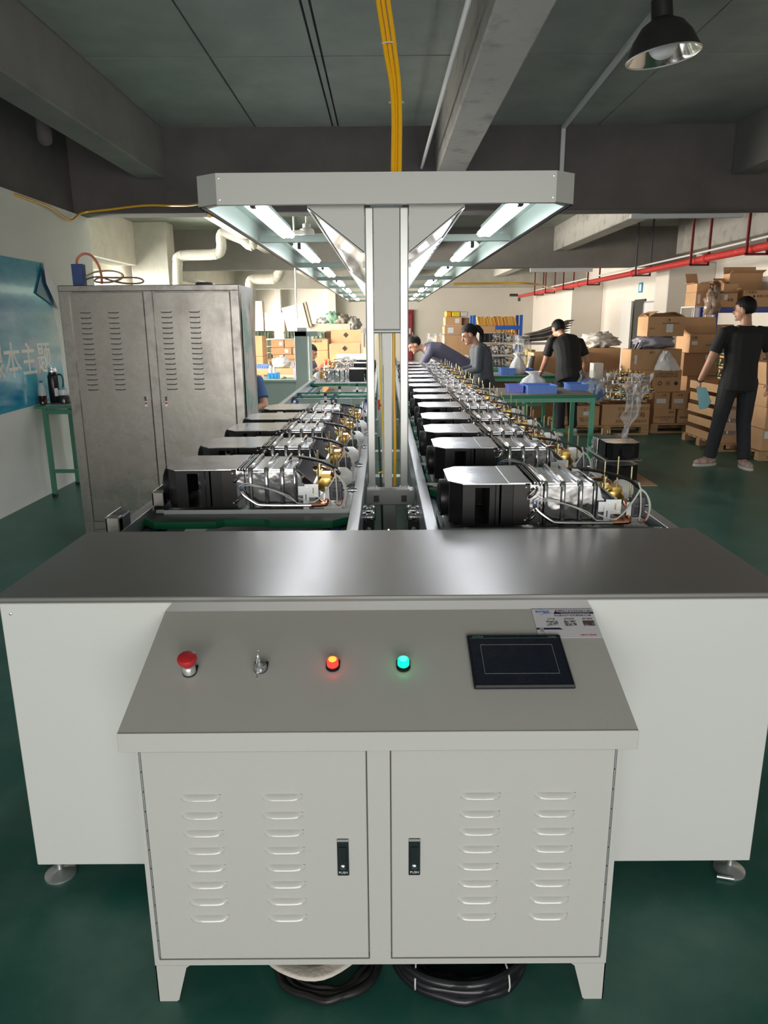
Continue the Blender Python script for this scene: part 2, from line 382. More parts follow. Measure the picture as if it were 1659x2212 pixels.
# red fire pipe with hangers
rp = thing('fire_pipe', 'long red painted fire water pipe along the right side', 'pipe', (4.85, 8.3, 2.42))
M().cyl((0, 0, 0), (0, 19.0, 0), .052, 14).build('pipe', RED, rp, smooth=True)
M().box(-.03, .05, 19.0, 19.1, -.16, .05).cyl((-.05, 19.02, .05), (-.34, 19.02, .05), .05, 10).build('end_valve', DGREY, rp)
for y in (10.1, 11.9, 14.45, 17.8, 20.2, 22.4, 24.0):
    g = M().bar((-.11, y - 8.3, -.07), (-.11, y - 8.3, ZC - 2.42), .03, .03).bar((.16, y - 8.3, -.07), (.16, y - 8.3, ZC - 2.42), .03, .03).bar((-.125, y - 8.3, -.07), (.175, y - 8.3, -.07), .03, .03)
    g.build('hanger', REDD if y < 13 or y > 17 else DGREY, rp)
for y in (11.6, 14.9, 19.0): M().lathe([(.055, -.06), (.068, -.05), (.068, .05), (.055, .06)], (0, y - 8.3, 0), 14, 'y').build('coupling', RED, rp, smooth=True)
pipe_thing('cable_conduit', 'thin white conduit running along the red fire pipe', 'conduit', [(4.78, 8.4, 2.53), (4.79, 12, 2.51), (4.80, 17, 2.51), (4.82, 24.2, 2.50)], .015, WPLAS, 8, 4)
# drain pipes left
V3 = lambda *a: Vector(a)
def drain(Y, px, label):
    P = [at(x, y, Y) for x, y in px]; P.insert(0, V3(P[0].x, Y, 0)); P.append(V3(P[-1].x, Y, ZC))
    t = thing('drain_pipe', label, 'drain pipe', P[0]); p0 = P[0]; r = .085 * Y / 13
    M().tube([p - p0 for p in P], r, 12, 5).build('pipe', CONCW, t, smooth=True)
    for a in range(1, len(P) - 1): M().ell(P[a] - p0, (r * 1.04,) * 3).build('elbow', CONCW, t, smooth=True)
drain(13.2, [(384, 700), (384, 612), (384, 570), (392, 553), (465, 549), (478, 535), (480, 505), (520, 515), (545, 528)], 'pale grey drain pipe bending under the ceiling behind the steel locker')
drain(20, [(541, 720), (541, 640), (541, 612), (548, 604), (590, 602), (601, 594), (606, 580)], 'farther pale grey drain pipe bending beside the locker top corner')
pt = thing('drain_pipe', 'short capped drain pipe end by the left wall beam', 'drain pipe', at(97, 300, 6.2))
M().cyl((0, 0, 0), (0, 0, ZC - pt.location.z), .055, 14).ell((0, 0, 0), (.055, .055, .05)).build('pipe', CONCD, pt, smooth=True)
# ceiling fan
cf = thing('ceiling_fan', 'white three-blade ceiling fan hanging behind the light gantry', 'fan', at(663, 512, 9.6))
zf = ZC - cf.location.z
M().cyl((0, 0, .1), (0, 0, zf), .014, 8).lathe([(.02, .16), (.05, .15), (.05, .1)], n=12).build('rod', WPLAS, cf, smooth=True)
M().lathe([(.02, .12), (.085, .09), (.10, .04), (.085, 0), (.03, -.02)], n=18).build('motor', WPLAS, cf, smooth=True)
for k in range(3):
    a = R(12 + 120 * k); m = Matrix.Rotation(a, 4, 'Z') @ Matrix.Rotation(R(16), 4, 'X')
    b = M(); poly = [(.08, -.035), (.30, -.07), (.36, -.04), (.37, .02), (.30, .06), (.08, .035)]
    b.prism(poly, .03, .036); b.v = [tuple(m @ Vector(v)) for v in b.v]; b.build('blade', WPLAS, cf)
# pendant lamp
pl = thing('pendant_lamp', 'bell-shaped high bay pendant lamp with mirrored reflector', 'lamp', at(1433, 122, 4.9))
T = Matrix.Rotation(R(-7), 4, 'Y')
sh = M().lathe([(.215, 0), (.205, .02), (.17, .10), (.12, .165), (.075, .19), (.062, .20), (.06, .30), (.03, .315)], n=32, cap=False)
sh.v = [tuple(T @ Vector(v)) for v in sh.v]; sh.build('shade', mat('lamp_dark_enamel', (.05, .048, .045), .35, .5), pl, smooth=True)
sh = M().lathe([(.212, .001), (.198, .025), (.163, .10), (.115, .158), (.06, .175)], n=32, cap=False)
sh.v = [tuple(T @ Vector(v)) for v in sh.v]; sh.build('reflector', MIRROR2, pl, smooth=True)
M().tube([T @ Vector((.213 * math.cos(a * .19635), .213 * math.sin(a * .19635), 0)) for a in range(32)], .005, 6, closed=True).build('rim', ZINC, pl, smooth=True)
M().ell(T @ Vector((0, 0, .06)), (.085, .085, .075), n=20, m=12).build('bulb', mat('frosted_bulb', (.72, .72, .74), .3), pl, smooth=True)
M().cyl((-.035, 0, .30), (-.04, 0, .33), .05, 14).cyl((-.04, 0, .31), (-.04, 0, ZC - pl.location.z), .035, 14).build('mount', mat('lamp_mount_black', (.03, .03, .03), .4), pl, smooth=True)
# cable trunking on the ceiling
ct = thing('cable_trunking', 'pale cable trunking from the pendant lamp down the crossbeam', 'trunking', (1.79, 5.1, ZC))
M().bar((-.11, 0, -.03), (-.02, 2.77, -.03), .035, .03).build('ceiling_run', mat('trunking_white', (.55, .57, .55), .5), ct)
M().box(-.04, 0, 2.755, 2.785, -.75, -.015).build('wall_drop', MATS['trunking_white'], ct)
pipe_thing('cable_conduit', 'white conduit tube running beside the middle ceiling beam', 'conduit', [(.43, 1.5, 3.02), (.42, 4, 3.01), (.385, 7.88, 3.0)], .016, WPLAS, 10)
# yellow cables from the ceiling to the gantry
for i, (dx, dy) in enumerate(((-.02, 0), (.0, .01), (.02, -.008))):
    P = [(dx * .6 - .02, 3.42 + dy, ZC), (dx - .015, 3.42 + dy, 2.95), (.03 + dx, 3.40 + dy, 2.62), (.058 + dx * .7, 3.38 + dy, 2.4), (.055 + dx * .7, 3.36 + dy, 2.06)]
    pipe_thing('yellow_cable', ('left', 'middle', 'right')[i] + ' of the three yellow cables dropping from the ceiling to the gantry', 'cable', P, .0095, YEL, 8, 6)
tie = thing('cable_tie', 'white ties round the yellow cable bundle above the gantry', 'cable tie', (.03, 3.4, 2.62))
for z in (2.62, 2.4):
    x = .03 if z > 2.5 else .058
    M().tube([(x - .03 + .030 * math.cos(a * .5236), .016 * math.sin(a * .5236), z - 2.62) for a in range(12)], .0025, 5, closed=True).build('tie', WPLAS, tie)
pipe_thing('yellow_cable', 'thin yellow cable sagging along the left wall top to the gantry', 'cable',
           [(-3.09, 6.6, 2.575), (-3.06, 7.2, 2.56), (-3.05, 7.6, 2.5), at(178, 460, 7.87), at(240, 452, 7.87), at(310, 444, 7.86), at(370, 444, 7.8), at(405, 444, 7.3), at(435, 441, 6.0), (-.80, 3.6, 1.99)], .011, YEL, 8, 6)
pipe_thing('yellow_cable', 'far yellow cable strung from the second crossbeam to the red pipe', 'cable', [at(980, 613, 15.78), at(1080, 612, 15.78), at(1150, 613, 15.78), at(1200, 624, 17.5)], .02, YEL, 8, 5)
pipe_thing('hanging_cord', 'thin pale cord hanging down in front of the far boards', 'cord', [V3(at(638, 590, 12).x, 12, ZC), at(638, 590, 12) , at(639, 640, 12), at(642, 688, 12)], .016, WPLAS, 6)
for (x0, x1, y, Y, l) in ((1362, 1604, 459, 8.24, 'long white strip light under the near crossbeam'), (1145, 1280, 581, 15.95, 'white strip light under the second crossbeam')):
    a = at(x0, y, Y); b = at(x1, y - 3, Y); a.z = b.z = ZB
    t = thing('strip_light', l, 'strip light', a)
    M().box(0, (b - a).x, -.03, .03, -.05 * Y / 10, 0).build('batten', TUBEB, t, bevel=.004)

# ------------------------------------------------------------------ end housing of the line
eh = thing('end_housing', 'long white sheet metal end housing with steel top behind the console', 'machine housing', (.02, 1.685, 0))
M().box(-.972, .962, 0, .57, .083, .842).build('body', WHITE2, eh, bevel=.003)
M().box(-.982, .975, -.006, .582, .843, .858).build('top_sheet', STEELTOP, eh, bevel=.002)
M().box(-.98, .97, -.0075, -.006, .845, .849).build('edge_trim', STRIP, eh)
for (x, y) in ((-.945, .064), (.943, .064), (-.93, .52), (.93, .52)):
    f = M().lathe([(.042, 0), (.042, .006), (.03, .012), (.012, .017), (.008, .02), (.008, .083)], (x, y, 0), 24).lathe([(.014, .05), (.014, .06)], (x, y, 0), 6)
    f.build('levelling_foot', ALU, eh, smooth=True)
for (x, z) in ((-.945, .815), (-.01, .866)):
    M().lathe([(.0048, 0), (.004, -.003), (.001, -.004)], (x, 0 if z < .84 else .55, z), 10, 'y').build('screw', ZINC, eh, smooth=True)
bt = thing('steel_rod', 'short loose steel rod on the floor by the right levelling foot', 'rod', (.935, 1.712, 0.007), R(-14))
M().cyl((-.022, 0, 0), (.022, 0, 0), .005, 10).build('rod', ALU, bt, smooth=True)

# ------------------------------------------------------------------ control console
co = thing('control_console', 'light grey control console with slanted panel and two louvred doors', 'control console', (0, 1.345, 0))
b = M().box(-.5265, .4895, .0205, .33, .1005, .66)
b.box(-.527, -.516, 0, .0202, .1155, .664).box(.477, .49, 0, .0202, .1155, .664).box(-.0415, .0055, 0, .0202, .1155, .664).box(-.527, .49, 0, .0202, .1005, .1154)
b.build('body', WHITE, co)
for sx, x0 in ((1, -.527), (-1, .49)):
    for y0, y1 in ((0, .0025), (.3275, .33)):
        M().prism([(x0, .1), (x0 + sx * .078, .1), (x0 + sx * .070, .094), (x0 + sx * .047, .004), (x0 + sx * .042, 0), (x0, 0)], y0, y1, 'y').build('leg', WHITE, co)
    M().box(min(x0, x0 + sx * .0025), max(x0, x0 + sx * .0025), 0, .05, 0, .1).build('leg_side', WHITE, co); M().box(x0 - .002 * (sx < 0), x0 + .0025 * (sx > 0) + .0005, .28, .33, 0, .1).build('leg_side', WHITE, co)
# louvre mesh, shared
lm = M(); NU = 14; prof = [(.0070, 0), (.0052, -.0035), (.0018, -.0075), (-.0025, -.0105), (-.0052, -.0112), (-.0056, -.0104), (-.0056, 0)]
for i in range(NU + 1):
    u = i / NU * 2 - 1; k = max(0.0, 1 - abs(u) ** 4) ** .7
    for (z, y) in prof: lm.v.append((u * .043, y * k, z * (.82 + .18 * k)))
for i in range(NU):
    for j in range(len(prof) - 1): a = i * len(prof) + j; lm.f.append((a, a + 1, a + 1 + len(prof), a + len(prof)))
def door(x0, x1, cols, hx, hinge):
    d = M().box(x0, x1, 0, .003, .1185, .6435).build('door', WHITE, co, bevel=.0012)
    first = None
    for cx in cols:
        for k in range(8):
            if first is None: first = lm.build('louvre', mat('louvre_paint', (.56, .565, .535), .2, coat=.5), d, smooth='all'); first.location = (cx, 0, .536 - k * .0437)
            else: dup(first, (cx, 0, .536 - k * .0437))
    h = M().box(hx - .0125, hx + .0125, -.004, 0, .340, .432).build('handle', mat('latch_chrome', (.04, .055, .06), .22, .6), d, bevel=.0015)
    M().box(hx - .008, hx + .008, -.0075, -.0035, .376, .414).build('handle_grip', mat('latch_dark', (.02, .03, .032), .3, .3), d, bevel=.0015)
    M().box(hx - .0125, hx + .0125, -.0052, -.0035, .4275, .432).build('handle_edge', ZINC, d)
    M().lathe([(.0068, 0), (.0066, -.004), (.004, -.0062), (.001, -.0066)], (hx, -.004, .366), 16, 'y').build('handle_button', RIBM, d, smooth=True)
    text('PUSH', .008, FRONT(hx, -.0045, .349), PAPER, d)
    hg = M()
    for k in range(11): hg.cyl((hinge, -.001, .125 + k * .0475), (hinge, -.001, .125 + k * .0475 + .0445), .0022, 8)
    hg.build('hinge', ALU, d, smooth=True)['kind'] = 'stuff'
    return d
door(-.5125, -.0445, (-.394, -.222), -.0965, -.5145)
door(.0085, .4735, (.196, .354), .0575, .4755)
# lid with slanted panel
py = Vector((0, .37, .115)).normalized()
SL = frame((0, 1.31 - 1.345, .7075), (1, 0, 0), py)
lid = M().prism([(-.035, .707), (-.035, .667), (-.031, .667), (-.031, .70), (0, .66), (.33, .66), (.335, .821)], -.542, .5045, 'x')
lid.build('sloping_panel', SHADEP, co)
M().box(-.5425, .505, -.0365, -.0335, .666, .7085).build('front_lip', WHITE, co, bevel=.001)
M().add([(-.542, .333, .8205), (.5045, .333, .8205), (.488, .337, .848), (-.518, .337, .848), (-.542, .337, .8205), (.5045, .337, .8205), (.488, .339, .848), (-.518, .339, .848)],
        [(0, 1, 2, 3), (7, 6, 5, 4), (0, 3, 7, 4), (1, 5, 6, 2), (3, 2, 6, 7), (0, 4, 5, 1)]).build('top_strip', STRIP, co)
def on_panel(mb, x, s, name, m, smooth=True, bevel=0):
    mb.v = [tuple(SL @ (Vector(v) + Vector((x, s, 0)))) for v in mb.v]; return mb.build(name, m, co, smooth=smooth, bevel=bevel)
LEG = mat('legend_plate_black', (.012, .012, .012), .4)
def plate(x, s):
    poly = [(.0155 * math.cos(R(a)), .0155 * math.sin(R(a)) - .004) for a in range(180, 361, 15)] + [(.0155, .016), (-.0155, .016)]
    on_panel(M().prism(poly, 0, .003), x, s, 'legend_plate', LEG)
for x, s in ((-.434, .176), (-.279, .186), (-.119, .190), (.0375, .188)): plate(x, s)
on_panel(M().lathe([(.0145, .003), (.0145, .014), (.013, .018), (.011, .02), (.011, .026)], n=24), -.434, .172, 'button_collar', ZINC)
on_panel(M().lathe([(.013, .024), (.014, .030), (.0205, .036), (.0215, .042), (.0195, .0465), (.014, .049), (.001, .0495)], n=28), -.434, .172, 'emergency_button', mat('estop_red', (.48, .02, .025), .4))
on_panel(M().lathe([(.0145, .003), (.0145, .012), (.012, .016), (.006, .016), (.005, .010), (.001, .010)], n=24), -.279, .180, 'key_switch', RIBM)
kb = M().box(-.0012, .0012, -.004, .004, .012, .034).lathe([(.002, -.001), (.0105, -.0012), (.0105, .0012), (.002, .001)], (0, 0, .042), 18, 'x')
on_panel(kb, -.279, .180, 'key', ZINC, False)
kb = M().tube([(0, -.002, .045), (.004, -.012, .040), (0, -.016, .030), (-.004, -.010, .028)], .0008, 5, 4, closed=True).box(-.003, .003, -.028, -.016, .018, .020).lathe([(.001, -.001), (.010, -.001), (.010, .001), (.001, .001)], (0, -.012, .022), 14, 'z').box(-.0025, .0025, -.045, -.02, .016, .018)
on_panel(kb, -.279, .180, 'spare_key', ZINC, False)
for x, c1, c2, nm in ((-.119, (1, .02, .015), (1, .30, .03), 'red'), (.0375, (.0, .75, .22), (.05, 1, .62), 'green')):
    on_panel(M().lathe([(.0135, .003), (.0135, .008)], n=24), x, .186, 'lamp_collar', LEG)
    o = on_panel(M().lathe([(.0128, .008), (.0128, .018), (.0118, .022), (.009, .0235)], n=28), x, .186, 'pilot_lamp', mat('pilot_' + nm, c1, .3, emit=c1, es=2.2))
    o['label'] = nm + ' lit pilot lamp'
    on_panel(M().lathe([(.0092, .0230), (.0088, .0245), (.0005, .0250)], n=24), x, .186, 'lamp_centre', mat('pilot_c_' + nm, c2, .3, emit=c2, es=1.6))
# touch screen
sx0, sx1, ss0, ss1 = .187, .404, .114, .283
on_panel(M().box(0, sx1 - sx0, 0, ss1 - ss0, 0, .007), sx0, ss0, 'touch_screen', mat('screen_bezel', (.008, .010, .016), .22, bump=.0), False, .002)
on_panel(M().box(.006, sx1 - sx0 - .006, 0.012, ss1 - ss0 - .006, .007, .0075), sx0, ss0, 'screen_glass', mat('screen_glass', (.013, .018, .032), .16, noise_amt=.4, nscale=25, rough2=.34), False)
g = M(); bx = (.2145, .378, .1545, .248)
for a in ((bx[0], bx[1], bx[2], bx[2] + .0009), (bx[0], bx[1], bx[3] - .0009, bx[3]), (bx[0], bx[0] + .0009, bx[2], bx[3]), (bx[1] - .0009, bx[1], bx[2], bx[3])): g.box(a[0], a[1], a[2], a[3], .0075, .0078)
on_panel(g, 0, 0, 'screen_outline', mat('screen_line', (.25, .26, .28), .5), False)
on_panel(M().box(.006, sx1 - sx0 - .006, .1555, .1562, .0075, .0078), sx0, ss0, 'screen_top_line', mat('screen_line_green', (.08, .2, .13), .5), False)
on_panel(M().box(.004, sx1 - sx0 - .002, .0015, .0065, .0066, .0078), sx0, ss0, 'screen_lower_edge', mat('screen_edge', (.12, .12, .125), .3), False)
def ptext(body, size, x, s, m, par=co, h=.0079, sx=1., name='lettering', align='CENTER', bold=0.): return text(body, size, SL @ Matrix.Translation((x, s, h)), m, par, name, sx, .0001, align, bold)
TXG = mat('screen_text', (.22, .24, .25), .5)
ptext('HCFA', .0085, .212, .2745, TXG, sx=1.15); ptext('TP2000', .006, .383, .2735, TXG)
# sticker card
cdv = M().box(0, .148, 0, .1045, 0, .0006); cdv.v = [tuple(SL @ (Vector(v) + Vector((.3555, .277, 0.0003)))) for v in cdv.v]
card = thing('sticker_card', 'white printed company card stuck on the console top right corner', 'card', (0, 1.345, 0))
cdv.build('card_sheet', mat('card_white', (.66, .64, .68), .4), card)
CX, CS = .3555, .277
def crect(x0, x1, s0, s1, m, name, poly=None):
    g = M(); poly = poly or [(x0, s0), (x1, s0), (x1, s1), (x0, s1)]
    g.prism([(CX + a, CS + q) for a, q in poly], .0009, .00105); g.v = [tuple(SL @ Vector(v)) for v in g.v]; return g.build(name, m, card)
crect(0, 0, 0, 0, INKN, 'header_band', [(.050, .086), (.148, .086), (.148, .1005), (.058, .1005)])
crect(0, 0, 0, 0, INKN, 'name_band', [(0, .029), (.062, .029), (.055, .0355), (0, .0355)])
for x, n_, ms in ((.027, 'photo_print', (mat('ph1', (.05, .10, .07), .5, col2=(.5, .5, .48), nscale=90, thr=(.45, .55)))), (.070, 'photo_print', mat('ph2', (.07, .07, .07), .5, col2=(.5, .5, .5), nscale=120, thr=(.45, .55))), (.114, 'photo_print', mat('ph3', (.10, .06, .06), .5, col2=(.25, .22, .22), nscale=40, thr=(.45, .55)))):
    crect(x, x + .028, .042, .061, ms, n_)
def ct_(b_, size, x, s, m, **k): return ptext(b_, size, CX + x, CS + s, m, card, .0011, **k)
ct_('中山市邦捷自动化科技有限公司', .0085, .103, .0950, PAPER, sx=.75, bold=.0001)
ct_('Zhongshan Bangjie Automation Technology Co., Ltd', .0032, .103, .0885, PAPER)
ct_('BANGJIE', .0105, .025, .0945, mat('logo_blue', (.02, .12, .42), .5), sx=.85, bold=.0002); ct_('邦捷自动化', .004, .036, .0885, MATS['logo_blue'])
g = M().tube([(CX + .019 + .0105 * math.cos(R(a)), CS + .0935 + .0105 * math.sin(R(a)), .0011) for a in range(-110, 100, 12)], .0004, 4); g.v = [tuple(SL @ Vector(v)) for v in g.v]; g.build('logo_arc', MATS['logo_blue'], card)
ct_('专业提供生产/检测/管路解决方案', .0072, .095, .0795, INK, sx=.85)
for b_, x in (('生产线', .041), ('检测系统', .084), ('燃气管路', .128)): ct_(b_, .0065, x, .067, INK, sx=.95)
ct_('经理', .005, .012, .0322, PAPER); ct_('电话:', .0045, .012, .024, INK); ct_('E-mail:', .004, .013, .0165, INK); ct_('地址: 中山市', .0045, .020, .009, INK)
ct_('质量保证  值得信赖', .0052, .117, .009, INKR, sx=.85)

# coils on the floor beneath the console
def coil(name, label, cat, cx, cy, rx, ry, r, n, m, z0, wob=.006, dz=.9):
    t = thing(name, label, cat, (cx, cy, 0)); rnd = random.Random(len(label))
    for k in range(n):
        a = rx - (k % 3) * r * 1.5; b = ry - (k % 3) * r * 1.3; z = z0 + (k // 3) * r * 1.8 * dz
        P = [((a + rnd.uniform(-wob, wob)) * math.cos(q * .314), (b + rnd.uniform(-wob, wob)) * math.sin(q * .314), z + rnd.uniform(0, .003)) for q in range(20)]
        M().tube(P, r, 9, 3, closed=True).build('loop', m, t, smooth=True)
    return t
c1 = coil('tyre_hose_coil', 'black rubber hose coil lying under the left half of the console', 'hose coil', -.145, 1.45, .125, .115, .010, 3, BLACKR, .010)
c2 = coil('cable_coil', 'thick black cable coil with white ties under the right half of the console', 'cable coil', .172, 1.465, .155, .130, .012, 7, mat('cable_black', (.012, .012, .016), .3), .012)
for x, rz in ((-.108, -.25), (.098, .45)):
    y = -.125 * math.sqrt(max(0, 1 - (x / .155) ** 2))
    M().tube([(x + .028 * math.cos(q * .63) * rz * -.5, y * .88 + .034 * math.cos(q * .63), .034 + .034 * math.sin(q * .63)) for q in range(10)], .002, 6, closed=True).build('cable_tie', WPLAS, c2, smooth=True)
fh = thing('flat_hose', 'folded white flat canvas hose lying on the black coil', 'hose', (-.155, 1.428, .034))
HOSE = mat('white_canvas_hose', (.66, .60, .54), .7, bump=.2, bscale=120)
for (P, wd) in (([(-.16, .05, .0), (-.09, -.03, .012), (.0, -.055, .016), (.09, .02, .012), (.12, .07, .01)], .045), ([(-.13, .07, .02), (-.05, .0, .028), (.03, -.018, .03), (.12, .06, .024)], .04), ([(-.15, .09, .03), (-.08, .03, .034), (.02, .03, .036), (.10, .09, .03)], .04)):
    g = M(); Q = [Vector(p) for p in P]; n = 24; seq = []
    for i in range(n + 1):
        f = i / n * (len(Q) - 1); k = min(int(f), len(Q) - 2); u = f - k
        p0 = Q[max(k - 1, 0)]; p1 = Q[k]; p2 = Q[k + 1]; p3 = Q[min(k + 2, len(Q) - 1)]
        seq.append(.5 * ((2 * p1) + (-p0 + p2) * u + (2 * p0 - 5 * p1 + 4 * p2 - p3) * u * u + (-p0 + 3 * p1 - 3 * p2 + p3) * u ** 3))
    for i, p in enumerate(seq):
        d = (seq[min(i + 1, n)] - seq[max(i - 1, 0)]).normalized(); s = Vector((-d.y, d.x, 0)).normalized() * wd / 2
        for (a, h) in ((-1, 0), (-.5, .003), (.5, .003), (1, 0), (.5, -.003), (-.5, -.003)): g.v.append(tuple(p + s * a + Vector((0, 0, h))))
    for i in range(n):
        for j in range(6): a = i * 6 + j; c = i * 6 + (j + 1) % 6; g.f.append((a, c, c + 6, a + 6))
    g.f += [tuple(range(6))[::-1], tuple(n * 6 + j for j in range(6))]
    g.build('hose_fold', HOSE, fh, smooth='all')

# ------------------------------------------------------------------ conveyors
YE = 17.0
def conveyor(xi, xo, label, YE):
    t = thing('conveyor', label, 'conveyor', (xi, 2.28, 0)); s = 1 if xo > xi else -1; L = YE - 2.28
    def rail(nm, x, dirn):
        g = M().box(min(x, x + dirn * .042), max(x, x + dirn * .042), 0, L, .70, .82)
        g.build(nm, ALU, t, bevel=.002)
        M().box(min(x + dirn * .042, x + dirn * .047), max(x + dirn * .042, x + dirn * .047), 0, L, .725, .735).build('rail_slot', DARK, t)
        M().box(min(x + dirn * .047, x + dirn * .075), max(x + dirn * .047, x + dirn * .075), 0, L, .70, .765).build('chain_guide', ALU, t)
        M().box(min(x + dirn * .078, x + dirn * .108), max(x + dirn * .078, x + dirn * .108), 0, L, .755, .768).build('chain_track', CHAINB, t)
        ch = M()
        for k in range(60): ch.box(min(x + dirn * .079, x + dirn * .107), max(x + dirn * .079, x + dirn * .107), k * .05, k * .05 + .036, .768, .774)
        tag(ch.build('chain', CHAINB, t), kind='stuff')
        M().box(min(x + dirn * .112, x + dirn * .135), max(x + dirn * .112, x + dirn * .135), 0, L, .70, .765).build('chain_guide', ALU, t)
    rail('inner_rail', 0, s); rail('outer_rail', xo - xi, -s)
    for k in range(int((L - .5) / 2) + 1):
        y = .5 + k * 2.0
        for x in (.02 * s, xo - xi - .02 * s):
            M().box(x - .02, x + .02, y, y + .04, .012, .70).build('leg', GPALE, t)
            M().lathe([(.03, 0), (.03, .006), (.008, .012)], (x, y + .02, 0), 14).build('foot', ALU, t)
        M().box(min(0, xo - xi), max(0, xo - xi), y, y + .04, .62, .69).build('cross_member', GPALE, t)
    M().box(min(.05 * s, xo - xi - .05 * s), max(.05 * s, xo - xi - .05 * s), .0, L, .50, .51).build('drip_tray', DGREY, t)
    return t
cl = conveyor(-.092, -.945, 'left pallet conveyor with aluminium rails running away from the housing', 12.7)
cr = conveyor(.140, 1.005, 'right pallet conveyor with aluminium rails running away from the housing', 17.0)
# limit stops on the left outer rail
for (x, y, l) in ((-.90, 2.42, 'steel angle stop on the left outer rail nearest the housing'), (-.86, 2.80, 'steel angle stop on the left outer rail beside the first heater')):
    t = thing('rail_stop', l, 'rail stop', (x, y, .82))
    M().box(-.045, -.037, -.04, .10, -.05, .06).box(-.045, .0, -.04, .0, -.0, .055).build('bracket', LOCKERF, t, bevel=.002)
    M().box(-.03, .0, -.035, .08, .0, .05).build('block', DGREY, t, bevel=.004)
    M().cyl((-.055, .03, .02), (-.03, .03, .02), .008, 8).build('bolt', ZINC, t)
# guide rollers at the near end
for i, x in enumerate((-.062, .108)):
    t = thing('guide_roller', ('left' if i == 0 else 'right') + ' guide roller pair on a black bracket between the rails', 'roller', (x - .008 if i == 0 else x + .01, 2.97, .665))
    M().box(-.024, .024, -.04, -.03, -.12, .045).box(-.024, .024, -.04, .10, -.12, -.11).build('bracket', DGREY, t)
    for k, y in enumerate((-.02, .04)):
        M().lathe([(.006, -.03), (.020, -.026), (.024, -.02), (.024, -.008), (.016, -.006), (.016, .006), (.024, .008), (.024, .02), (.020, .026), (.006, .03)], (0, y, .055 + .012 * k), 18, 'x').build('roller', RIBM, t, smooth=True)
    M().lathe([(.002, -.052), (.010, -.05), (.010, -.04)], (0, 0, .01), 12, 'y').build('axle_bolt', ZINC, t, smooth=True)
# supports between the conveyors
bp = thing('support_frame', 'grey welded support beams between the two conveyors', 'support frame', (.015, 3.25, 0))
for i, y in enumerate((0, .85, 1.7, 3.4, 5.4, 7.4, 9.4)):
    M().box(-.10, .118, y - .03, y + .05, .705 if i == 0 else .60, .772 if i == 0 else .66).build('cross_beam', GANTRYS if i == 0 else GPALE, bp, bevel=.003)
    M().box(-.025, .033, y - .02, y + .04, 0, .705 if i == 0 else .60).build('post', GANTRYS, bp, bevel=.003)
for x in (-.055, .07): M().box(x - .012, x + .012, -.034, -.030, .72, .75).build('bracket_clip', DGREY, bp)

# ------------------------------------------------------------------ light gantry
ga = thing('light_gantry', 'white overhead light gantry on a central post with long canopy', 'gantry', (0.014, 3.25, 0))
def gb(nm, a, m, bev=0, lab=None):
    o = M().box(a[0] - .014, a[1] - .014, a[2] - 3.25, a[3] - 3.25, a[4], a[5]).build(nm, m, ga, bevel=bev)
    if lab: o['label'] = lab
    return o
Z0, Z1 = 1.968, 2.086
gb('front_panel', (-.667, .692, 3.15, 3.156, Z0, Z1), GANTRY)
gb('front_panel_lip', (-.667, .692, 3.156, 3.18, Z0, Z0 + .003), GANTRY)
for s, xa, xb in ((-1, -.667, -.757), (1, .692, .778)):
    M().prism([(xa - .014, -.10), (xb - .014, -.035), (xb - .014 - s * .006, -.031), (xa - .014, -.094)], Z0, Z1).build('corner_panel', GANTRYS, ga)
    M().prism([(xa - .014, -.10), (xb - .014, -.035), (xb - .014 - s * .035, -.0), (xa - .014, -.07)], Z0, Z0 + .003).build('corner_lip', GANTRYS, ga)
    x0, x1 = sorted((xb, xb - s * .006))
    gb('side_panel', (x0, x1, 3.215, YE, Z0, Z1), GREENIN)
    x0, x1 = sorted((xb, xb - s * .03)); gb('side_panel_lower_flange', (x0, x1, 3.215, YE, Z0, Z0 + .003), STRIP)
    x0, x1 = sorted((xb, xb - s * .05)); gb('side_panel_upper_flange', (x0, x1, 3.215, YE, Z1 - .003, Z1), GREENIN)
    for (u, v) in ((.035, .02), (.035, .10)):
        M().lathe([(.0045, 0), (.004, -.003), (.001, -.0035)], (xa - .014 - s * .012, -.10, Z0 + v - .001), 10, 'y').build('screw', ZINC, ga, smooth=True)
for y in (4.71, 6.73, 8.72, 10.6, 12.6, 14.6, 16.96):
    gb('cross_bar', (-.755, .775, y, y + .04, 1.985, 2.025), GREENIN, .002)
gb('centre_spine', (-.06, .09, 3.3, YE, 2.03, 2.08), GREENIN)
# near post
gb('side_channel', (-.078, -.044, 3.25, 3.33, .772, 1.968), GANTRYS, .002)
gb('side_channel', (.070, .105, 3.25, 3.33, .772, 1.968), GANTRYS, .002)
gb('post_cover', (-.042, .068, 3.248, 3.36, 1.478, 1.968), GANTRY, .002)
M().cyl((-.044 - .014, 0, 1.470), (.070 - .014, 0, 1.470), .009, 12).build('rolled_edge', GANTRYS, ga, smooth=True)
gb('post_strip', (-.0755, -.073, 3.246, 3.25, .8, 1.968), DGREY)
gb('post_strip', (.101, .1035, 3.246, 3.25, .8, 1.968), DGREY)
for z in (1.47, 1.745):
    for x in (-.088, .106): gb('clip', (x, x + .009, 3.245, 3.262, z - .012, z + .012), WPLAS, .001)
gb('cable_trunking', (-.003, .032, 3.27, 3.30, .772, 1.462), WPLAS, .001)
for x in (-.058, .088): gb('foot_plate', (x - .022, x + .022, 3.22, 3.30, .772, .778), ZINC)
def gt(nm, pts, r, m, lab=None, n=10, sm=6):
    o = M().tube([(p[0] - .014, p[1] - 3.25, p[2]) for p in pts], r, n, sm).build(nm, m, ga, smooth=True)
    if lab: o['label'] = lab
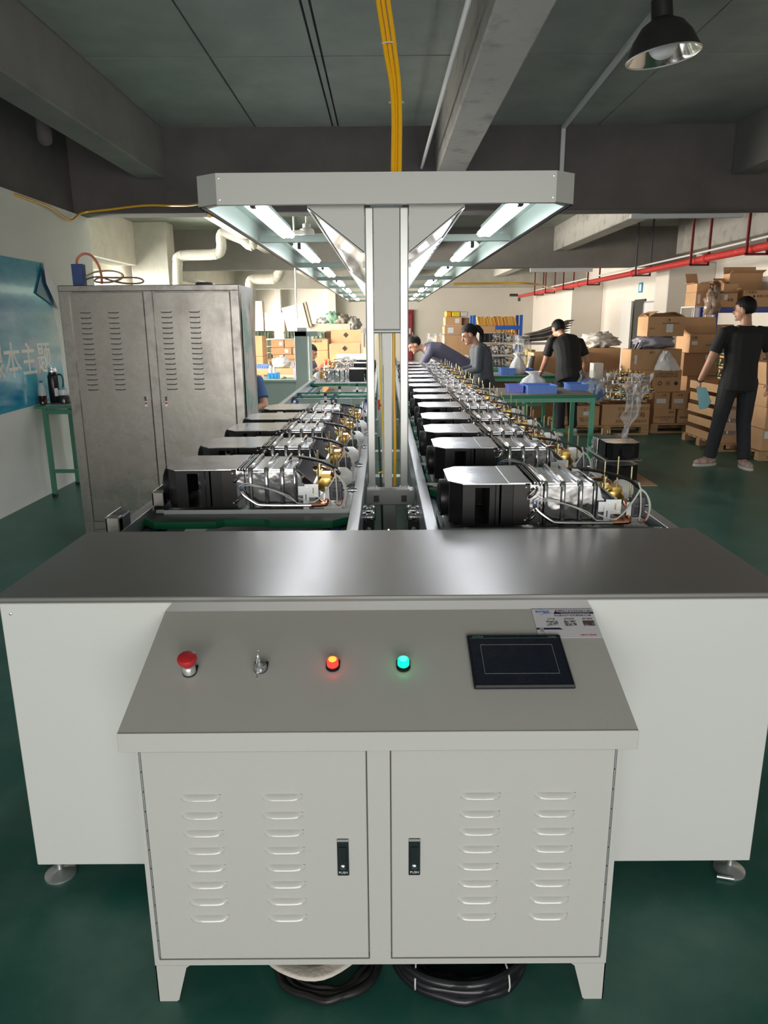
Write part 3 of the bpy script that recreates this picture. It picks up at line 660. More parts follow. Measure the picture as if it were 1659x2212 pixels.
gt('yellow_conduit', [(.042, 3.29, 1.47), (.0425, 3.29, 1.2), (.046, 3.29, 1.0), (.044, 3.29, .78)], .0075, YEL, 'orange yellow conduit in the post')
gt('yellow_hose', [(-.022, 3.33, 1.47), (-.018, 3.33, 1.2), (-.008, 3.33, 1.05), (.0, 3.34, .92), (-.002, 3.33, .85), (-.03, 3.33, .83)], .004, YELP, 'thin yellow hose in the post')
gt('pale_pipe', [(-.012, 3.35, 1.47), (-.010, 3.35, 1.1), (-.006, 3.35, .78)], .005, WPLAS)
gt('black_cable', [(-.028, 3.34, 1.0), (-.02, 3.33, .8), (-.012, 3.3, .5)], .005, BLACKR)
gt('valve_stem', [(-.03, 3.32, 1.145), (-.016, 3.32, 1.145)], .006, INKR, 'red valve lever')
gb('valve_lever', (-.030, -.021, 3.305, 3.32, 1.125, 1.17), INKR, .002)
# further posts
for y in (5.6, 7.9, 10.2, 12.5, 14.8):
    gb('post', (-.05, -.02, y, y + .06, .66, 2.03), GANTRYS, .002); gb('post', (.05, .08, y, y + .06, .66, 2.03), GANTRYS, .002)
# triangular gussets and sloped panels of the centre duct
DUCTM = mat('duct_mirror', (.62, .64, .66), .18, .9)
SLOT = mat('slot_black', (.01, .01, .012), .6)
CORR = mat('corrugated_blue_grey', (.14, .19, .25), .3, .4)
for s, xe, xi in ((-1, -.312, -.080), (1, .335, .107)):
    M().prism([(xe - .014, Z0 + .02), (xi - .014, Z0 + .02), (xi - .014, 1.79), (xi - .014 + s * .012, 1.79), (xe - .014 + s * .004, Z0)], 0.0, .006, 'y').build('gusset', GANTRY, ga)
    a = Vector((xe - .014, .006, Z0)); b_ = Vector((xi - .014, .006, 1.79))
    def seg(nm, y0, y1, m, off=0, f0=0., f1=1.):
        p = a.lerp(b_, f0); q = a.lerp(b_, f1); nrm = Vector((-(q.z - p.z), 0, q.x - p.x)).normalized() * .003
        if nrm.z > 0: nrm = -nrm
        o_ = nrm * off
        vs = [Vector((p.x, y0, p.z)) + o_, Vector((q.x, y0, q.z)) + o_, Vector((q.x, y1, q.z)) + o_, Vector((p.x, y1, p.z)) + o_]
        vs += [v - nrm for v in vs]
        return M().add(vs, [(0, 1, 2, 3), (7, 6, 5, 4), (0, 4, 5, 1), (1, 5, 6, 2), (2, 6, 7, 3), (3, 7, 4, 0)]).build(nm, m, ga)
    seg('sloped_panel', .0, .9, DUCTM); 
    seg('sloped_panel', .91, 13.6, DUCTM if s < 0 else CORR)
    seg('panel_edge_flange', 0, 13.6, ALU, 2, 0, .06)
    if s < 0:
        g = M()
        for k in range(64):
            y0 = .95 + k * .035; p = a.lerp(b_, .25); q = a.lerp(b_, .75); e = Vector((-.0045, 0, -.0045))
            g.add([Vector((p.x, y0, p.z)) + e, Vector((q.x, y0, q.z)) + e, Vector((q.x, y0 + .018, q.z)) + e, Vector((p.x, y0 + .018, p.z)) + e], [(0, 1, 2, 3)])
        tag(g.build('vent_slots', SLOT, ga), kind='stuff')
        seg('corrugated_insert', 3.4, 6.5, CORR, 1.2, .2, .9)
    g = M()
    for k in range(30):
        y0 = 3.5 + k * .2 if s < 0 else 1.0 + k * .25
        p = a.lerp(b_, .05); q = a.lerp(b_, .95); g.bar((p.x, y0, p.z - .006), (q.x, y0, q.z - .006), .012, .008)
    tag(g.build('rib_bars', ALU, ga), kind='stuff')
# tube lights
def tube_light(x, y, label, first=[None]):
    if first[0] is None:
        t = thing('tube_light', label, 'tube light', (x, y, 2.0), 0, 'tube lights under the gantry canopy')
        g = M().prism([(-.05, .0), (-.046, .0), (-.022, .022), (.022, .022), (.046, .0), (.05, .0), (.024, .026), (-.024, .026)], 0, 1.2, 'y')
        g.build('reflector', mat('reflector_white', (.85, .85, .87), .3), t)
        M().box(-.02, .02, .02, 1.18, .026, .05).build('batten', GREENIN, t)
        M().cyl((-.023, .03, .004), (-.023, 1.17, .004), .018, 12).build('tube', TUBE, t, smooth=True)
        M().cyl((.023, .03, .004), (.023, 1.17, .004), .018, 12).build('tube', TUBE, t, smooth=True)
        M().box(-.012, .012, -.012, .03, -.018, .03).build('socket', DGREY, t, bevel=.003); M().box(-.012, .012, 1.17, 1.20, -.012, .025).build('socket', WPLAS, t, bevel=.003)
        first[0] = t; return t
    return dup(first[0], (x, y, 2.0), label=label)
ORD = ['nearest', 'second', 'third', 'fourth', 'fifth', 'sixth', 'seventh']
for s, x in ((-1, -.555), (1, .585)):
    for i, y in enumerate((3.34, 5.1, 7.0, 9.0, 10.95, 12.95, 14.95)):
        tube_light(x, y, 'lit tube light, %s in the %s row under the canopy' % (ORD[i], 'left' if s < 0 else 'right'))

# ------------------------------------------------------------------ pallets and water heaters
def make_pallet(w, d):
    t = thing('work_pallet', 'x', 'pallet', (0, 0, 0))
    c = .055; nx = w / 2
    poly = [(c, 0), (nx - .10, 0), (nx - .075, .028), (nx + .075, .028), (nx + .10, 0), (w - c, 0), (w, c), (w, d - c), (w - c, d), (nx + .10, d), (nx + .075, d - .028), (nx - .075, d - .028), (nx - .10, d), (c, d), (0, d - c), (0, c)]
    M().prism(poly, -.028, -.001).build('board', GEDGE, t)
    M().prism([(x + (.002 if x < nx else -.002), y + (.002 if y < d / 2 else -.002)) for x, y in poly], -.001, 0).build('top_mat', PALT, t)
    return t
def make_heater():
    t = thing('water_heater_unit', 'x', 'water heater', (0, 0, 0)); D = .31; ZT = .170
    # tray
    g = M().box(-.01, .70, -.012, D + .02, 0, .003).box(-.01, .70, -.014, -.012, 0, .016).box(-.01, .70, D + .02, D + .022, 0, .016)
    g.prism([(-.04, -.010), (-.01, -.014), (-.01, -.004)], .004, .016)
    g.build('base_tray', ZINC, t)
    M().tube([(.70, -.02, .008), (.725, -.018, .008), (.728, .0, .008), (.70, .0, .008)], .004, 6, 3).build('tray_hook', WPLAS, t, smooth=True)
    # exhaust hood: black folded sheet with an open window, octagonal
    w_ = .004; z0, z1 = .022, ZT - .004
    g = M()
    g.bar((.003, .05, (z0 + z1) / 2), (.045, .003, (z0 + z1) / 2), w_, z1 - z0)
    g.box(0, w_, .05, D - .05, z0, z1); g.bar((.003, D - .05, (z0 + z1) / 2), (.045, D - .003, (z0 + z1) / 2), w_, z1 - z0)
    g.box(.043, .085, 0, w_, z0, z1).box(.085, .265, D - w_, D, z0, z1).box(.135, .15, 0, w_, z0, z1).box(.157, .168, .002, .006, z0, z1).box(.175, .265, 0, w_, z0, z1)
    g.box(.085, .135, 0, w_, z1 - .012, z1)
    g.box(.012, .265, .012, D - .01, z0 - .003, z0)
    g.build('exhaust_hood', BLACK, t)
    M().box(.15, .156, .01, D - .01, z0, z1).box(.20, .206, .01, D - .01, z0, z1).build('inner_baffle', BLACK, t)
    M().box(.215, .272, -.003, -.0005, z0 + .002, z1 - .001).build('front_cover_plate', mat('satin_black_plate', (.03, .028, .026), .30, .6), t, bevel=.001)
    for z in (.04, .155): M().ell((.258, -.004, z), (.004, .002, .004), n=8, m=5).build('screw', ZINC, t, smooth=True)
    oc = [(-.004, .05), (.042, -.004), (.255, -.004), (.255, D + .004), (.042, D + .004), (-.004, D - .05)]
    M().prism(oc, ZT - .004, ZT - .001).build('top_plate', MIRROR, t)
    M().box(.20, .275, -.003, D + .003, ZT - .001, ZT + .001).build('top_lap_sheet', MIRROR, t)
    # flue drum
    M().lathe([(.02, -.028), (.062, -.030), (.066, -.026), (.066, -.004), (.069, 0), (.069, .004)], (0, .13, .092), 28, 'x').build('flue_drum', BLACK, t, smooth=True)
    dl = M()
    for k in range(5): dl.box(-.0315, -.029, .085 + k * .02, .093 + k * .02, .05, .134)
    dl.build('flue_slots', DARK, t)
    # collar with U bends
    M().box(.272, .302, -.004, .0, .022, ZT - .006).box(.272, .276, 0, D, .022, ZT).build('collar_plate', FOIL, t)
    for z in (.138, .058):
        M().tube([(.270, -.002, z - .016), (.268, -.020, z - .012), (.280, -.028, z), (.290, -.020, z + .012), (.292, -.002, z + .016)], .0055, 8, 4).build('u_bend_pipe', PIPE, t, smooth=True)
        M().box(.262, .274, -.003, -.001, z - .026, z - .004).build('bend_tab', FOIL, t)
    M().box(.281, .286, -.012, -.004, .098, .108).box(.293, .298, -.012, -.004, .098, .108).build('sensor_clip', BLUEP, t)
    M().box(.283, .296, -.010, -.004, .088, .097).build('sensor', BLACKR, t)
    # heat exchanger
    g = M(); nx_, nz_ = 10, 8
    M().box(.302, .50, 0, D, .020, ZT - .005).build('heat_exchanger', FOIL, t, bevel=.008, seg=2)
    for k, x in enumerate((.325, .385, .445, .492)):
        r = .0078 if k < 3 else .0045
        M().tube([(x, -.004, .018), (x, -.005, .10), (x, -.004, ZT - .012), (x, .004, ZT), (x, .05, ZT + .002), (x, D - .01, ZT + .002), (x, D + .003, ZT - .008), (x, D + .004, .018)], r, 8, 0).build('exchanger_rib', RIBM, t, smooth=True)
    for k, x in enumerate((.284, .294, .304, .313)): M().box(x, x + .005, -.002, D + .002, ZT - .002, ZT + .004 - .002 * (k % 2)).build('top_fin', RIBM, t)
    M().box(.335, .485, .015, D - .015, ZT - .006, ZT - .004).build('exchanger_top', MIRROR, t)
    # water pipe along the front
    M().tube([(.29, -.016, .086), (.305, -.020, .070), (.345, -.022, .042), (.37, -.022, .036), (.46, -.022, .034), (.565, -.022, .034)], .0062, 8, 3).build('water_pipe', PIPE, t, smooth=True)
    M().tube([(.555, -.022, .034), (.60, -.022, .036), (.612, -.018, .040), (.612, .02, .055)], .0085, 8, 3).tube([(.605, -.02, .04), (.55, .05, .065)], .006, 8).build('copper_pipe', COPPER, t, smooth=True)
    # burner throat and fin stack
    g = M()
    sec = [(.50, .165, .020), (.512, .150, .030), (.520, .120, .055), (.535, .108, .062), (.560, .100, .060)]
    vs = []
    for (x, zt, zb) in sec: vs += [(x, 0, zb), (x, 0, zt), (x, D, zt), (x, D, zb)]
    fs = []
    for i in range(len(sec) - 1):
        for j in range(4): fs.append((i * 4 + j, i * 4 + (j + 1) % 4, i * 4 + 4 + (j + 1) % 4, i * 4 + 4 + j))
    g.add(vs, fs + [(0, 1, 2, 3), (19, 18, 17, 16)]).build('burner_throat', RIBM, t, bevel=.003)
    f = M()
    for k in range(22):
        y = .012 + k * .0135; f.add([(.502, y, .168), (.50, y + .006, .168), (.565, y + .006, .112), (.565, y, .112), (.502, y, .162), (.50, y + .006, .162), (.565, y + .006, .106), (.565, y, .106)], [(0, 1, 2, 3), (7, 6, 5, 4), (0, 4, 5, 1), (3, 2, 6, 7), (0, 3, 7, 4), (1, 5, 6, 2)])
    tag(f.build('burner_fins', DGREY, t), kind='stuff')
    M().box(.562, .572, .0, D, .085, .115).build('burner_rail', ZINC, t, bevel=.001)
    # mounting bracket
    M().box(.505, .535, -.012, -.010, .070, .105).box(.53, .582, -.013, -.011, .062, .113).build('mount_plate', ZINC, t)
    M().box(.524, .546, -.0155, -.0135, .002, .088).build('mount_strip', ZINC, t)
    M().box(.533, .536, -.0165, -.0155, .05, .075).build('strip_slot', DARK, t)
    M().box(.560, .565, -.0145, -.013, .078, .100).build('bracket_mark', BRASS, t)
    for (x, z) in ((.572, .106), (.572, .069), (.536, .085), (.54, .100)): M().ell((x, -.014, z), (.0025, .0015, .0025), n=6, m=4).build('screw', RIBM, t)
    # gas and water valves
    M().lathe([(.012, -.02), (.030, -.018), (.036, -.008), (.036, .008), (.030, .018), (.012, .02)], (.60, .13, .085), 20, 'y').box(.585, .62, .10, .16, .112, .130).box(.56, .60, .12, .145, .06, .085).build('gas_valve', BRASS, t, smooth=True)
    M().tube([(.535, .20, .125), (.575, .165, .118), (.60, .14, .10)], .0075, 8).build('yellow_gas_pipe', YELP, t, smooth=True)
    M().tube([(.53, .24, .13), (.57, .22, .135), (.61, .19, .125), (.64, .17, .08), (.655, .16, .05)], .0065, 8, 3).build('copper_pipe', COPPER, t, smooth=True)
    M().box(.562, .585, .15, .18, .09, .135).lathe([(.008, .135), (.008, .15), (.012, .15), (.012, .158), (.004, .16)], (.573, .165, 0), 10).build('valve_block', BRASSL, t)
    for (x, y, h) in ((.568, .15, .215), (.628, .19, .225), (.648, .10, .205)): M().cyl((x, y, .05), (x, y, h), .0033, 8).build('brass_pin', BRASSL, t, smooth=True)
    M().lathe([(.006, .66), (.008, .70), (.012, .70), (.012, .71), (.008, .712), (.008, .722)], (0, .12, .06), 12, 'x').build('gas_inlet', RIBM, t, smooth=True)
    M().box(.56, .68, .03, D, .004, .03).build('lower_chassis', ZINC, t)
    M().lathe([(.02, .635), (.038, .64), (.040, .655), (.040, .675), (.028, .690), (.02, .70)], (0, .235, .09), 20, 'x').box(.63, .66, .19, .28, .01, .06).build('fan_motor', WPLAS, t, smooth=True)
    M().box(.66, .70, .15, .165, .045, .052).build('copper_strip', COPPER, t)
    # controller
    M().box(.622, .672, .004, .03, .045, .118).build('controller_box', DGREY, t, bevel=.004)
    M().box(.634, .662, .0025, .005, .056, .082).box(.636, .662, .0025, .005, .088, .096).build('controller_label', DGREY2, t)
    h = M().box(.60, .668, -.004, .03, .012, .022)
    for k in range(14): h.box(.601 + k * .0048, .6035 + k * .0048, -.006, -.004, .012, .028)
    h.box(.606, .622, .0, .003, .022, .10)
    h.build('heat_sink', WPLAS, t)
    # wires
    for k, P in enumerate(([(.50, -.012, .04), (.55, -.02, .038), (.585, -.015, .06), (.62, -.008, .10), (.648, .0, .145)], [(.505, -.010, .06), (.56, -.018, .045), (.60, -.014, .075), (.63, -.004, .115), (.650, .002, .146)],
                           [(.648, 0, .148), (.650, -.006, .11), (.652, -.006, .07), (.650, -.004, .035)], [(.649, 0, .147), (.668, -.004, .13), (.682, -.004, .09), (.680, -.004, .05), (.665, 0, .028)], [(.648, 0, .146), (.676, .004, .12), (.688, .004, .08), (.676, 0, .035)],
                           [(.648, 0, .148), (.644, .01, .165), (.652, .02, .16)])):
        M().tube(P, .0028, 6, 4).build('white_wire', WIRE, t, smooth=True)
    for P in ([(.296, -.012, .108), (.33, -.024, .112), (.40, -.022, .098), (.47, -.018, .07), (.50, -.012, .04)], [(.284, -.012, .108), (.31, -.024, .120), (.36, -.026, .110), (.43, -.022, .085), (.49, -.016, .05)]):
        M().tube(P, .0018, 5, 3).build('sensor_wire', WIRE, t, smooth=True)
    M().tube([(.645, .0, .04), (.655, -.008, .028), (.668, -.004, .034), (.676, .002, .06)], .0018, 5, 3).build('red_wire', INKR, t)
    for dy in (0, .012, .022): M().tube([(.45, .20 + dy, ZT + .005), (.50, .19 + dy, ZT + .008), (.57, .15 + dy, ZT + .002), (.63, .08 + dy, ZT - .008), (.66, .04 + dy, .14)], .005, 6, 4).build('black_cable', BLACKR, t, smooth=True)
    M().box(.46, .50, .19, .215, ZT, ZT + .010).build('cable_connector', WPLAS, t, bevel=.002)
    return t
heat = make_heater(); pal = make_pallet(.765, .47)
used = [False, False]
def put(proto, i, loc, rz, label, group=None):
    if not used[i]:
        used[i] = True; o = proto; o.location = loc; o.rotation_euler = (0, 0, rz); o['label'] = label
    else: o = dup(proto, loc, rz, label)
    if group: o['group'] = group
    return o
NTH = ['nearest', 'second', 'third', 'fourth', 'fifth', 'sixth', 'seventh', 'eighth', 'ninth', 'tenth', 'eleventh', 'twelfth', 'thirteenth', 'fourteenth']
GH = 'water heater units along the pallet conveyors'; GP = 'green edged work pallets on the conveyors'
ZP = .803
for i, y in enumerate((2.70, 3.22, 3.75, 4.22, 4.72)):
    put(pal, 1, (-.905, y - .11, ZP), 0, '%s green edged pallet from the camera on the left conveyor' % NTH[i], GP)
    o = put(heat, 0, (-.835 + [0, .008, .018, .025, .05][i], y + .014, ZP), 0, '%s open water heater unit from the camera on the left conveyor' % NTH[i], GH); 
RY = (2.42, 3.16, 3.64, 4.18, 4.80, 5.36, 5.90, 6.46, 7.02, 7.62, 8.2, 8.8, 9.5, 10.2)
for i, y in enumerate(RY):
    put(pal, 1, (.195, y - .115, ZP), 0, '%s green edged pallet from the camera on the right conveyor' % NTH[i], GP)
    o = put(heat, 0, (.222 + (0, .0, -.012, .0, .01, 0, .02, .0, -.01, .01, 0, .02, 0, 0)[i], y + .014, ZP), 0, '%s open water heater unit from the camera on the right conveyor' % NTH[i], GH)
# left far side: transfer lift with green belts, then more pallets
tl = thing('transfer_unit', 'cross transfer unit with green belts and dark blue wheels on the left conveyor', 'transfer unit', (-.5, 7.2, 0))
for y in (0, .42):
    M().box(-.40, .36, y, y + .03, .70, .80).build('side_plate', GPALE, tl, bevel=.003)
    M().tube([(-.38, y - .02, .815), (.35, y - .02, .815), (.39, y - .02, .78), (.35, y - .02, .735), (-.38, y - .02, .735), (-.42, y - .02, .78)], .008, 6, 3, closed=True).build('belt', BELT, tl, smooth=True)
    for x in (-.375, .0, .345):
        M().lathe([(.012, -.05), (.036, -.045), (.036, -.02), (.012, -.015)], (x, y, .775), 20, 'y').build('wheel', mat('wheel_blue', (.015, .035, .08), .3), tl, smooth=True)
        M().lathe([(.001, -.053), (.014, -.052), (.014, -.045)], (x, y, .775), 12, 'y').build('hub', ZINC, tl, smooth=True)
for (x, y) in ((-.06, -.22), (.03, .55), (.2, .9)):
    M().box(x - .05, x + .05, y, y + .03, .765, .80).box(x - .012, x + .012, y, y + .02, .78, .87).build('stopper', ALU, tl); M().box(x - .014, x + .014, y - .008, y, .84, .875).build('stopper_head', BLACKR, tl)
    M().box(-.40, .36, y, y + .03, .66, .70).build('stopper_beam', GPALE, tl)
FAR = ((9.0, ''), (10.4, ''), (11.4, ''))
for i, (y, _) in enumerate(FAR):
    put(pal, 1, (-.905, y, ZP), 0, '%s green edged pallet behind the transfer unit on the left conveyor' % NTH[i], GP)
    dd_ = put(heat, 0, (-.16, y + .36, ZP), R(180), '%s turned round water heater unit behind the transfer unit' % NTH[i], GH)

# ------------------------------------------------------------------ steel locker
lk = thing('steel_locker', 'worn stainless steel two-door locker with louvres behind the left conveyor', 'locker', (-2.135, 5.0, 0))
W = 1.185; HL = 1.755
M().box(0, W, .02, .52, .06, HL).box(.0, .07, 0, .52, 0, HL).box(W - .06, W, 0, .52, 0, HL).box(.555, .615, 0, .03, .06, HL).box(.07, W - .06, 0, .03, .10, .16).box(0, W, -.004, .52, HL - .035, HL + .004).build('body', LOCKERF, lk, bevel=.004)
M().box(W + .0005, W + .002, .06, .50, .25, HL - .05).build('peeling_side_film', mat('peeling_film', (.20, .32, .27), .45, col2=(.42, .38, .33), nscale=4, thr=(.45, .5)), lk)
lv = M()
for k in range(9):
    pass
lv.tube([(-.030, 0, -.006), (-.026, -.004, -.010), (.026, -.004, -.010), (.032, 0, -.004)], .0032, 6, 3).box(-.032, .032, -.002, 0, -.008, .006)
FL = [None, None]
for (x0, x1, cols, hx) in ((.074, .552, (.165, .35), .515), (.618, W - .064, (.70, .885 - .0), .655)):
    d = M().box(x0, x1, .0, .02, .165, HL - .042).build('door', LOCKER, lk, bevel=.002)
    for cx in cols:
        for k in range(16):
            z = 1.595 - k * .0335
            if FL[0] is None: FL[0] = lv.build('louvre', LOCKERF, d, smooth=True); FL[0].location = (cx, -.001, z)
            else: dup(FL[0], (cx, -.001, z), parent=d)
    M().box(hx - .010, hx + .010, -.008, 0, .965, 1.045).build('latch', ZINC, d, bevel=.002)
    M().box(hx - .006, hx + .006, -.011, -.007, .985, .998).build('latch_button', INKR, d)
    M().box(hx - .007, hx + .007, -.010, -.007, 1.005, 1.038).build('latch_plate', DGREY, d)
bb = thing('blue_box', 'upright dark blue box on the locker top left', 'box', at(174, 616, 5.25))
M().box(-.04, .035, -.03, .03, 0, .15).build('box', mat('navy_box', (.03, .07, .22), .5), bb, bevel=.003); M().cyl((-.02, 0, .15), (-.02, 0, .17), .003, 6).build('nozzle', ZINC, bb)
bb.location.z = HL + .005
L0 = Vector((0, 0, 0))
def on_top(name, label, px, r, m, Y=5.25, cat='hose'):
    P = [at(x, y, Y + i * .01) for i, (x, y) in enumerate(px)]
    for p in P: p.z = max(p.z, HL + r + .006)
    return pipe_thing(name, label, cat, P, r, m, 8, 5)
on_top('red_hose', 'red orange tube arching from the blue box over the locker', [(168, 585), (166, 562), (178, 549), (197, 552), (212, 572), (219, 595), (220, 613)], .008, mat('red_orange_hose', (.55, .10, .04), .35))
on_top('clear_hose', 'coiled translucent brown hose on the locker top', [(176, 612), (182, 600), (205, 588), (240, 585), (264, 592), (262, 602), (235, 610), (205, 608), (215, 600), (250, 600), (295, 600), (310, 607), (300, 612), (270, 612), (240, 606), (215, 598), (190, 602), (178, 612)], .006, mat('amber_hose', (.36, .27, .15), .25))
bc = thing('round_cap', 'small dark round cap on the locker top right', 'cap', (-1.22, 5.2, HL + .004))
M().lathe([(.055, 0), (.06, .012), (.05, .024), (.01, .026)], n=20).build('cap', DGREY, bc, smooth=True)

# ------------------------------------------------------------------ poster on the left wall
po = thing('wall_poster', 'glossy blue poster with white Chinese characters on the left wall', 'poster', (-3.1, 0, 0))
POST = mat('poster_print', (.0, .22, .42), .14, col2=(.10, .46, .56), nscale=.9, thr=(.38, .62), stretch=(1, .7, 2.2), coat=.15)
M().prism([(5.0, .80), (7.16, .838), (7.16, 1.45), (6.98, 2.06), (5.0, 2.06)], .002, .004, 'x').build('sheet', POST, po)
def onx(x, y, X):
    v = ray(x, y); return Vector((0, 0, 1.5)) + v * (X / v.x)
fo_ = [onx(x, y, -3.085) - Vector((-3.1, 0, 0)) for x, y in ((93, 565), (100, 612), (126, 668), (78, 633))]
M().add(fo_ + [p + Vector((.004, 0, 0)) for p in fo_], [(0, 1, 2, 3), (7, 6, 5, 4), (0, 1, 5, 4), (1, 2, 6, 5), (2, 3, 7, 6), (3, 0, 4, 7)]).build('folded_corner', mat('poster_back_blue', (.0, .10, .22), .3), po)
fo_ = [onx(x, y, -3.06) - Vector((-3.1, 0, 0)) for x, y in ((93, 565), (108, 590), (125, 630), (126, 668), (100, 612))]
M().add(fo_, [(0, 1, 2, 3, 4), (4, 3, 2, 1, 0)]).build('curled_edge', PAPER, po)
PW = mat('poster_letter', (.78, .75, .69), .5)
for c_, y, s in (('根', 5.93, .31), ('本', 6.215, .31), ('主', 6.50, .30), ('题', 6.80, .30)):
    text(c_, s, frame((.0045, y, 1.205), (0, 1, 0), (0, 0, 1)), PW, po, ext=.0004, bold=.0022, sx=.95)
# ------------------------------------------------------------------ small table by the left wall
st = thing('side_table', 'small green steel table by the left wall beside the locker', 'table', (-3.07, 6.45, 0))
M().box(-.01, .95, .0, .60, .80, .825).build('tabletop', GBENCHD, st, bevel=.003); M().box(.08, .95, .02, .59, .8255, .829).build('top_sheet', mat('pale_table_film', (.34, .42, .38), .25), st)
for (x, y) in ((.07, .03), (.88, .03), (.07, .55), (.88, .55)):
    M().box(x - .018, x + .018, y - .018, y + .018, .03, .80).build('leg', GBENCHD, st); M().box(x - .02, x + .02, y - .02, y + .02, 0, .03).build('foot_cap', BLACKR, st)
M().box(.07, .88, .015, .045, .75, .79).build('apron', GBENCHD, st)
M().box(.07, .88, .53, .56, .13, .16).build('stretcher', GBENCHD, st); M().box(.07, .88, .02, .05, .22, .25).build('stretcher', GBENCHD, st)
ZT_ = .830
bo = thing('plastic_bottle', 'clear plastic bottle half full of dark drink with blue cap', 'bottle', (onz(94, 873, ZT_).x, onz(94, 873, ZT_).y, ZT_))
M().lathe([(.028, 0), (.033, .005), (.033, .03), (.031, .035), (.033, .04), (.033, .075)], n=18).build('drink', mat('dark_cola', (.03, .006, .004), .1), bo, smooth=True)
M().lathe([(.033, .0755), (.033, .10), (.030, .12), (.033, .13), (.024, .165), (.014, .185), (.013, .197)], n=18).build('shell', mat('bottle_clear', (.72, .75, .75), .08, alpha=.35), bo, smooth=True)
M().lathe([(.014, .190), (.014, .205), (.001, .206)], n=14).build('cap', mat('cap_navy', (.02, .04, .25), .4), bo, smooth=True)
th_ = thing('thermos', 'tall black thermos flask with side handle', 'thermos', (onz(123, 869, ZT_).x - .01, onz(123, 869, ZT_).y, ZT_))
M().lathe([(.045, 0), (.048, .004), (.048, .235), (.042, .25), (.036, .255), (.036, .27)], n=22).build('body', mat('thermos_black', (.015, .016, .017), .3, .3), th_, smooth=True)
M().lathe([(.037, .272), (.037, .29), (.033, .30), (.033, .312), (.01, .314)], n=20).build('lid', ALU, th_, smooth=True)
M().tube([(.045, 0, .25), (.075, 0, .245), (.088, 0, .21), (.085, 0, .16), (.078, 0, .135)], .007, 8, 4).build('handle', BLACKR, th_, smooth=True)
M().box(.02, .045, -.046, -.030, .06, .13).build('sticker', PAPER, th_)
jr = thing('glass_jar', 'squat jar with dark content at the table edge by the locker', 'jar', (onz(140, 870, ZT_).x + .01, onz(140, 870, ZT_).y - .02, ZT_))
M().lathe([(.045, 0), (.05, .005), (.05, .06), (.045, .07), (.001, .072)], n=20).build('jar_body', mat('dark_jar', (.02, .022, .024), .15), jr, smooth=True)
M().lathe([(.046, .072), (.05, .085), (.044, .12), (.02, .125)], n=20).build('jar_lid', BAGW, jr, smooth=True)

